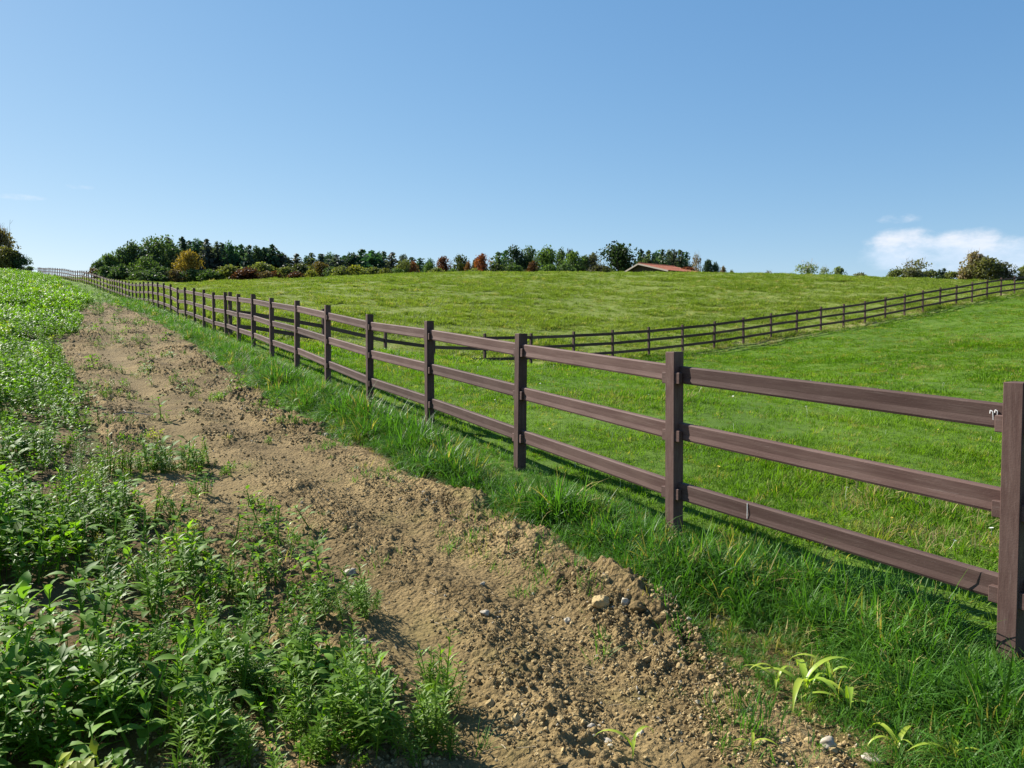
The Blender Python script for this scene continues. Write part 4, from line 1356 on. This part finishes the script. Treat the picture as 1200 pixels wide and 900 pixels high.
gC = 'dark conifers along the wood skyline'
con = [(200, 279, 17, 182), (217, 279, 18, 184), (232, 279, 18, 184), (245, 281, 17, 182), (257, 284, 17, 185), (272, 283.5, 18, 183), (285, 287, 17, 184), (294, 288, 15, 181), (302, 287, 16, 184),
       (311, 291, 16, 183), (321, 287, 18, 181), (332, 295, 16, 182), (340, 302, 13, 184), (349, 298, 13, 182), (361, 299, 12, 184), (367, 297, 12, 181), (378, 298, 17, 182), (386, 296, 17, 184),
       (396, 299, 16, 181), (404, 300, 14, 183), (413, 295, 18, 181), (425, 293, 19, 183), (437, 294, 18, 181), (444, 294, 15, 184), (451, 295, 13, 180), (460, 297, 15, 178), (473, 298, 15, 178), (484, 302, 13, 178),
       (493, 303, 15, 176), (504, 303, 15, 176), (584, 296, 17, 176), (592, 294, 18, 178), (667, 290, 14, 176), (750, 293, 16, 172), (759, 294, 15, 170), (767, 293, 15, 171), (775, 293, 16, 170),
       (782, 294, 15, 172), (789, 292, 16, 170), (796, 294, 16, 171), (803, 296, 16, 170)]
for i, (u_, yt, wp, Y) in enumerate(con):
    tree('conifer', u_, yt, wp * (2.3 if 335 < u_ < 520 else 1.95), 'conifer', tuple(c * rnd.uniform(.8, 1.4) for c in CON), Y + rnd.uniform(-3, 3), 'dark narrow conifer, %s from the left in the wood skyline' % ORD[i], gC)
    # a second rank close behind keeps the wood from being see-through
gB = 'darker conifers in the second rank of the wood'
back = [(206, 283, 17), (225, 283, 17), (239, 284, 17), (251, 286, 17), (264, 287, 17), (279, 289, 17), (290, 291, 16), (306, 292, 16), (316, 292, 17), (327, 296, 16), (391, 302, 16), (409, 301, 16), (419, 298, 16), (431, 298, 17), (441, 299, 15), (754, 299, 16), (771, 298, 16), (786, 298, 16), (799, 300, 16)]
for i, (u_, yt, wp) in enumerate(back):  # second rank takes a darker range of the conifer colour
    tree('conifer', u_, yt, wp * 2.3, 'conifer', tuple(c * rnd.uniform(.7, 1.0) for c in CON), 188, 'darker conifer filling the gaps behind the front rank, %s from the left' % ORD[i], gB)

gL = 'broad-leaved trees of the left wood'
for a in ((183, 276, 52, 'dome', DK, 172, 'tall dark dome-shaped tree crowning the left wood'),
          (158, 283, 36, 'round', DK, 170, 'dark tree on the left shoulder of the dome-shaped tree'),
          (145, 289, 32, 'round', tuple(c * 1.2 for c in DK), 168, 'rounded dark green tree stepping down left of the wood'),
          (131, 296, 28, 'round', MID, 166, 'mid-green tree near the left end of the wood'),
          (120, 304, 22, 'round', DK, 164, 'small dark tree at the sloping left end of the wood'),
          (206, 288, 34, 'round', DK, 170, 'dark tree filling between dome-shaped tree and golden tree'),
          (172, 300, 36, 'round', MID, 158, 'fresh green bushy tree standing in front of the dome-shaped tree'),
          (223, 292, 34, 'round', GOLD, 158, 'golden brown autumn tree before the dark conifers'),
          (375, 306, 28, 'round', (.13, .095, .026), 158, 'yellow-brown autumn tree in the middle of the left hedge'),
          (474, 304, 22, 'round', OLV, 150, 'olive green small tree in front of the thinning conifers'),
          (486, 306, 13, 'round', RUST, 150, 'narrow rust brown tree right of the olive one'),
          (503, 307, 18, 'round', MID, 148, 'small green rounded tree left of the first red tree'),
          (521, 299, 20, 'round', (.13, .048, .026), 150, 'dark red-brown tree, left of the two red ones'),
          (541, 298, 26, 'round', (.060, .075, .026), 152, 'green tree standing between the two red trees'),
          (549, 306, 12, 'round', (.18, .085, .026), 148, 'small orange tree leaning on the green tree between the red ones'),
          (558, 302, 14, 'round', BRN, 152, 'brown tree directly left of the brightest red tree'),
          (566, 296, 22, 'round', RED, 148, 'brightest rust red autumn tree on the skyline'),
          (606, 288, 32, 'round', (.034, .060, .034), 158, 'bluish dark green tree right of the red trees'),
          (622, 288, 28, 'round', DK, 160, 'dark green tree behind the small rust bush'),
          (641, 287, 36, 'dome', MID, 156, 'broad mid-green tree left of the big dome tree'),
          (625, 305, 16, 'round', (.12, .055, .03), 146, 'small rust brown tree before the dark green wood'),
          (657, 291, 22, 'round', DK, 160, 'dark tree tucked right of the broad mid-green tree'),
          (671, 293, 34, 'round', MID, 150, 'light green tree left of the grey-brown one near the barn'),
          (684, 298, 20, 'round', DK, 152, 'dark green tree between light green and grey-brown trees'),
          (695, 295, 24, 'round', GRY, 152, 'grey-brown tree beside the big dome-shaped tree'),
          (724, 282, 54, 'dome', (.030, .056, .022), 156, 'big dark dome-shaped tree left above the red barn roof'),
          (815, 296, 15, 'sparse', BRN, 150, 'thin brownish half-bare tree right of the barn conifers'),
          (829, 303, 18, 'round', CON, 150, 'small dark tree near the right end of the wood'),
          (837, 306, 13, 'round', CON, 150, 'smallest dark tree ending the wood on the right')):
    tree('tree', a[0], a[1], a[2] * 1.12, a[3], a[4], a[5], a[6], gL, sink=.6)

gS = 'shrubs along the foot of the wood'
for a in ((113, 314, 20, (.11, .060, .035), 160, 'reddish shrub at the far left foot of the wood behind the fence'),
          (128, 311, 26, DK, 158, 'dark shrub at the left foot of the wood'), (146, 309, 28, DK, 157, 'dark shrub under the stepped trees of the left wood'),
          (160, 313, 24, tuple(c * .9 for c in DK), 156, 'low dark shrub left of the fresh green bushy tree'), (190, 311, 28, DK, 156, 'dark shrub right of the fresh green bushy tree'),
          (175, 315, 34, DK, 152, 'dark low shrub beneath the fresh green bushy tree'), (207, 315, 24, BRN, 156, 'brownish shrub left below the golden tree'), (228, 314, 26, DK, 156, 'dark green shrub below the golden tree'), (247, 315, 24, MID, 154, 'bright green shrub right of the golden tree'),
          (258, 319, 22, DK, 155, 'dark low shrub between bright green and olive shrubs'), (272, 310, 34, OLV, 156, 'wide olive shrub left of the rusty hedge'), (293, 313, 32, (.085, .035, .028), 154, 'wide rusty red shrub in the left hedge'),
          (308, 307, 30, OLV, 156, 'tall olive shrub behind the rusty hedge'), (325, 317, 15, (.14, .048, .03), 152, 'small red shrub right of the rusty hedge'), (314, 317, 16, BRN, 152, 'small brown shrub between the two red ones'),
          (338, 312, 22, OLV, 152, 'olive shrub right of the small red shrub'), (352, 308, 32, (.070, .085, .036), 154, 'broad grey-green shrub left of the yellow-brown tree'), (349, 318, 20, (.10, .045, .03), 150, 'low dark red shrub below the broad grey-green one'),
          (366, 316, 15, YEL, 150, 'yellowish shrub at the left foot of the yellow-brown tree'), (390, 312, 20, DK, 152, 'dark shrub right of the yellow-brown tree'), (402, 311, 22, OLV, 148, 'rounded olive shrub right of the dark one'),
          (418, 310, 24, YEL, 148, 'yellow-green shrub in the middle of the low hedge'), (437, 313, 30, OLV, 147, 'long olive shrub right of the yellow-green one'), (453, 314, 22, (.12, .13, .03), 146, 'yellowish olive shrub before the olive tree'),
          (465, 314, 20, MID, 146, 'low green shrub left below the olive tree'), (512, 313, 18, OLV, 144, 'low olive shrub left of the first red tree'), (530, 314, 14, MID, 144, 'low green shrub right of the first red tree'),
          (556, 314, 16, OLV, 143, 'low olive shrub before the brown tree'), (582, 308, 24, (.055, .072, .03), 146, 'dull green shrub right of the brightest red tree'), (600, 308, 26, DK, 146, 'dark shrub before the bluish tree'),
          (644, 309, 24, MID, 143, 'green shrub below the broad mid-green tree'), (662, 308, 22, DK, 143, 'dark shrub below the light green tree'), (700, 309, 26, (.06, .06, .035), 143, 'dull brown shrub left under the big dome tree'),
          (805, 312, 26, (.15, .045, .026), 140, 'dark red hedge bush right of the barn roof'), (846, 311, 8, BRN, 140, 'tiny brown shrub just beyond the end of the wood'), (856, 316, 8, OLV, 136, 'tiny olive shrub alone on the skyline right of the wood'),
          (711, 315.5, 13, (.055, .070, .024), 109, 'small dark bush on the grass crest left of the barn')):
    tree('shrub', a[0], a[1], a[2] * 1.3, 'shrub', a[3], a[4], a[5], gS, sink=1.3 if a[0] < 240 else .5)

gR = 'bushes along the right skyline'
for a in ((900, 317, 14, 'sparse', GRY, 125, 'tiny twiggy bush on the skyline left of the pale bush'), (945, 308, 34, 'sparse', PALE, 125, 'pale green airy bush alone on the right skyline'), (964, 312, 14, 'sparse', PALE, 126, 'small airy bush touching the right side of the pale green one'),
          (980, 312, 18, 'shrub', PALE, 125, 'round grey-green bush right of the pale airy bush'), (1006, 319, 20, 'shrub', GRY, 122, 'flat low bush left of the right hedge'),
          (1048, 315, 22, 'shrub', OLV, 118, 'left end bush of the right hedge'), (1066, 304, 42, 'sparse', GRY, 119, 'grey bush with bare shoots in the right hedge'), (1064, 313, 34, 'shrub', GRY, 117, 'low grey-green bush under the bare shoots'), (1088, 316, 28, 'shrub', (.11, .13, .06), 117, 'dark low bush in the middle of the right hedge'),
          (1103, 315, 20, 'conifer', CON, 122, 'small dark conifer left in the right hedge'), (1098, 316, 14, 'conifer', CON, 122, 'smallest dark conifer in the right hedge'), (1112, 317, 22, 'shrub', OLV, 116, 'olive low bush left of the big bush'),
          (1138, 294, 30, 'bare', (.20, .155, .10), 113, 'tall brownish bush with pale bare branches in the right hedge'), (1150, 300, 46, 'round', (.130, .130, .062), 112, 'biggest brown-green bush behind the climbing fence'), (1172, 306, 32, 'round', (.125, .122, .075), 112, 'grey-brown bush on the right side of the biggest one'),
          (1198, 310, 24, 'shrub', OLV, 110, 'olive bush at the right edge of the picture'), (1204, 303, 18, 'sparse', GRY, 111, 'half-bare bush cut by the right edge')):
    tree('bush', a[0], a[1], a[2] * 1.15, a[3], a[4], a[5], a[6], gR, sink=.9)

for a in ((6, 266, 34, 'bare', (.15, .12, .055), 140, 'tall ragged tree with bare top at the left edge'), (10, 288, 34, 'round', (.16, .15, .048), 136, 'yellowish tree below the ragged one at the left edge'), (26, 296, 26, 'round', DK, 137, 'dark tree right of the yellowish one at the left edge'),
          (-14, 276, 40, 'round', DK, 138, 'dark tree cut by the left edge of the picture')):
    tree('tree', a[0], a[1], a[2] * 1.15, a[3], a[4], a[5], a[6], 'trees at the left edge')
tree('shrub', 38, 312, 16, 'shrub', DK, 133, 'dark shrub where the left trees meet the far fence', 'trees at the left edge')

# ------------------------------------------------------------------ barn with a red tiled roof behind the crest
m, t = new_mat('roof_tile'); M['roof'] = m
oi = t.n('ShaderNodeObjectInfo'); geo = t.n('ShaderNodeNewGeometry')
c = t.mix(t.math('ADD', t.math('MULTIPLY', oi.outputs['Random'], .5), t.math('MULTIPLY', t.noise(geo.outputs['Position'], 2.0, 4.0, .6), .6)), (.42, .105, .045), (.58, .200, .095))
b = t.n('ShaderNodeBsdfPrincipled', {'Base Color': c, 'Roughness': .8})
t.n('ShaderNodeOutputMaterial', {'Surface': b.outputs[0]})
m, t = new_mat('barn_board'); M['board'] = m
geo = t.n('ShaderNodeNewGeometry')
c = t.mix(t.noise(geo.outputs['Position'], 2.0, 4.0, .6), (.025, .018, .014), (.055, .040, .030))
b = t.n('ShaderNodeBsdfPrincipled', {'Base Color': c, 'Roughness': .85})
t.n('ShaderNodeOutputMaterial', {'Surface': b.outputs[0]})
m, t = new_mat('barge_board'); M['barge'] = m
b = t.n('ShaderNodeBsdfPrincipled', {'Base Color': (.42, .34, .28, 1), 'Roughness': .7})
t.n('ShaderNodeOutputMaterial', {'Surface': b.outputs[0]})
BY = 136.0
ap = Vector((xt(748) * BY, BY, EYE + (400 - 310) / FPX * BY))
rd = Vector((.77, .63, 0)).normalized(); gd = Vector((.63, -.77, 0)).normalized()
LEN = 9.0
bz = gz(ap.x, ap.y)
barn = empty('barn', (ap.x, ap.y, bz), math.atan2(rd.y, rd.x))      # local x along the ridge, local -y towards the camera side
tag(barn, 'low barn with red tiled roof and dark gable peeping over the crest', 'barn')
ah = ap.z - bz
wl, wr_, dl, dr = 4.6, 6.4, 1.75, 1.55                              # half widths and drops of the two slopes
e1 = (wl, ah - dl); e2 = (-wr_, ah - dr)


def slab(p, q, x0, x1, th, mat, name, parent):
    """board between two points (y, z), from x0 to x1 along the ridge"""
    dy, dz = q[0] - p[0], q[1] - p[1]; l = math.hypot(dy, dz); ny, nz = -dz / l * th, dy / l * th
    if nz < 0: ny, nz = -ny, -nz
    g = Geo()
    V = [(x, a + k * ny, b_ + k * nz) for x in (x0, x1) for (a, b_) in (p, q) for k in (0, 1)]
    g.add(V, [(0, 1, 3, 2), (4, 6, 7, 5), (0, 4, 5, 1), (2, 3, 7, 6), (0, 2, 6, 4), (1, 5, 7, 3)])
    return obj(name, g.mesh(name, mat), parent)


roof = slab((0, ah), e2, 0, LEN, .06, M['board'], 'roof', barn)
slab((-.005, ah - .003), e1, 0.002, LEN - .002, .06, M['board'], 'roof', barn)
for sgn, e in ((-1, e2), (1, e1)):
    n_rows = 14
    for k in range(n_rows):
        f0, f1 = k / n_rows, (k + 1.25) / n_rows
        p = (e[0] * f0, ah + (e[1] - ah) * f0 + .075); q = (e[0] * min(f1, 1.02), ah + (e[1] - ah) * min(f1, 1.02) + .10)
        slab(p, q, -.25, LEN + .2, .03, M['roof'], 'tile_row', roof)
g = Geo(); g.tube([(-.28, 0, ah + .10), (LEN + .22, 0, ah + .10)], [.13, .13], 8)
obj('ridge_cap', g.mesh('ridge_cap', M['roof']), roof)
slab((0, ah - .14), (e2[0], e2[1] - .14), -.30, -.26, .24, M['barge'], 'barge_board', barn)
slab((0, ah - .14), (e1[0], e1[1] - .14), -.30, -.262, .24, M['barge'], 'barge_board', barn)
for x0, x1 in ((.5, .6), (LEN - .6, LEN - .5)):
    g = Geo()
    V = [(x, a, b_) for x in (x0, x1) for a, b_ in ((0, ah - .1), (e1[0] * .9, ah + (e1[1] - ah) * .9 - .1), (e1[0] * .9, -.3), (e2[0] * .9, -.3), (e2[0] * .9, ah + (e2[1] - ah) * .9 - .1))]
    bm = bmesh.new(); vv = [bm.verts.new(v) for v in V]
    bm.faces.new(vv[:5]); bm.faces.new(vv[5:][::-1])
    for i in range(5):
        j = (i + 1) % 5; bm.faces.new((vv[j], vv[i], vv[5 + i], vv[5 + j]))
    bmesh.ops.recalc_face_normals(bm, faces=bm.faces)
    me = bpy.data.meshes.new('gable_wall'); bm.to_mesh(me); bm.free(); me.materials.append(M['board'])
    obj('gable_wall', me, barn)
for yy, zz in ((e1[0] * .9, ah + (e1[1] - ah) * .9 - .15), (e2[0] * .9, ah + (e2[1] - ah) * .9 - .15)):
    g = Geo(); g.box((LEN / 2, yy, zz / 2 - .15), (LEN - 1.25, .1, zz + .3))
    obj('wall', g.mesh('wall', M['board']), barn)

print('counts verge %d paddock %d pasture %d crop %d crumbs %d trees %d' % (n_verge, n_pad, n_pas, n_crop, n_crumb, tree_n[0]))
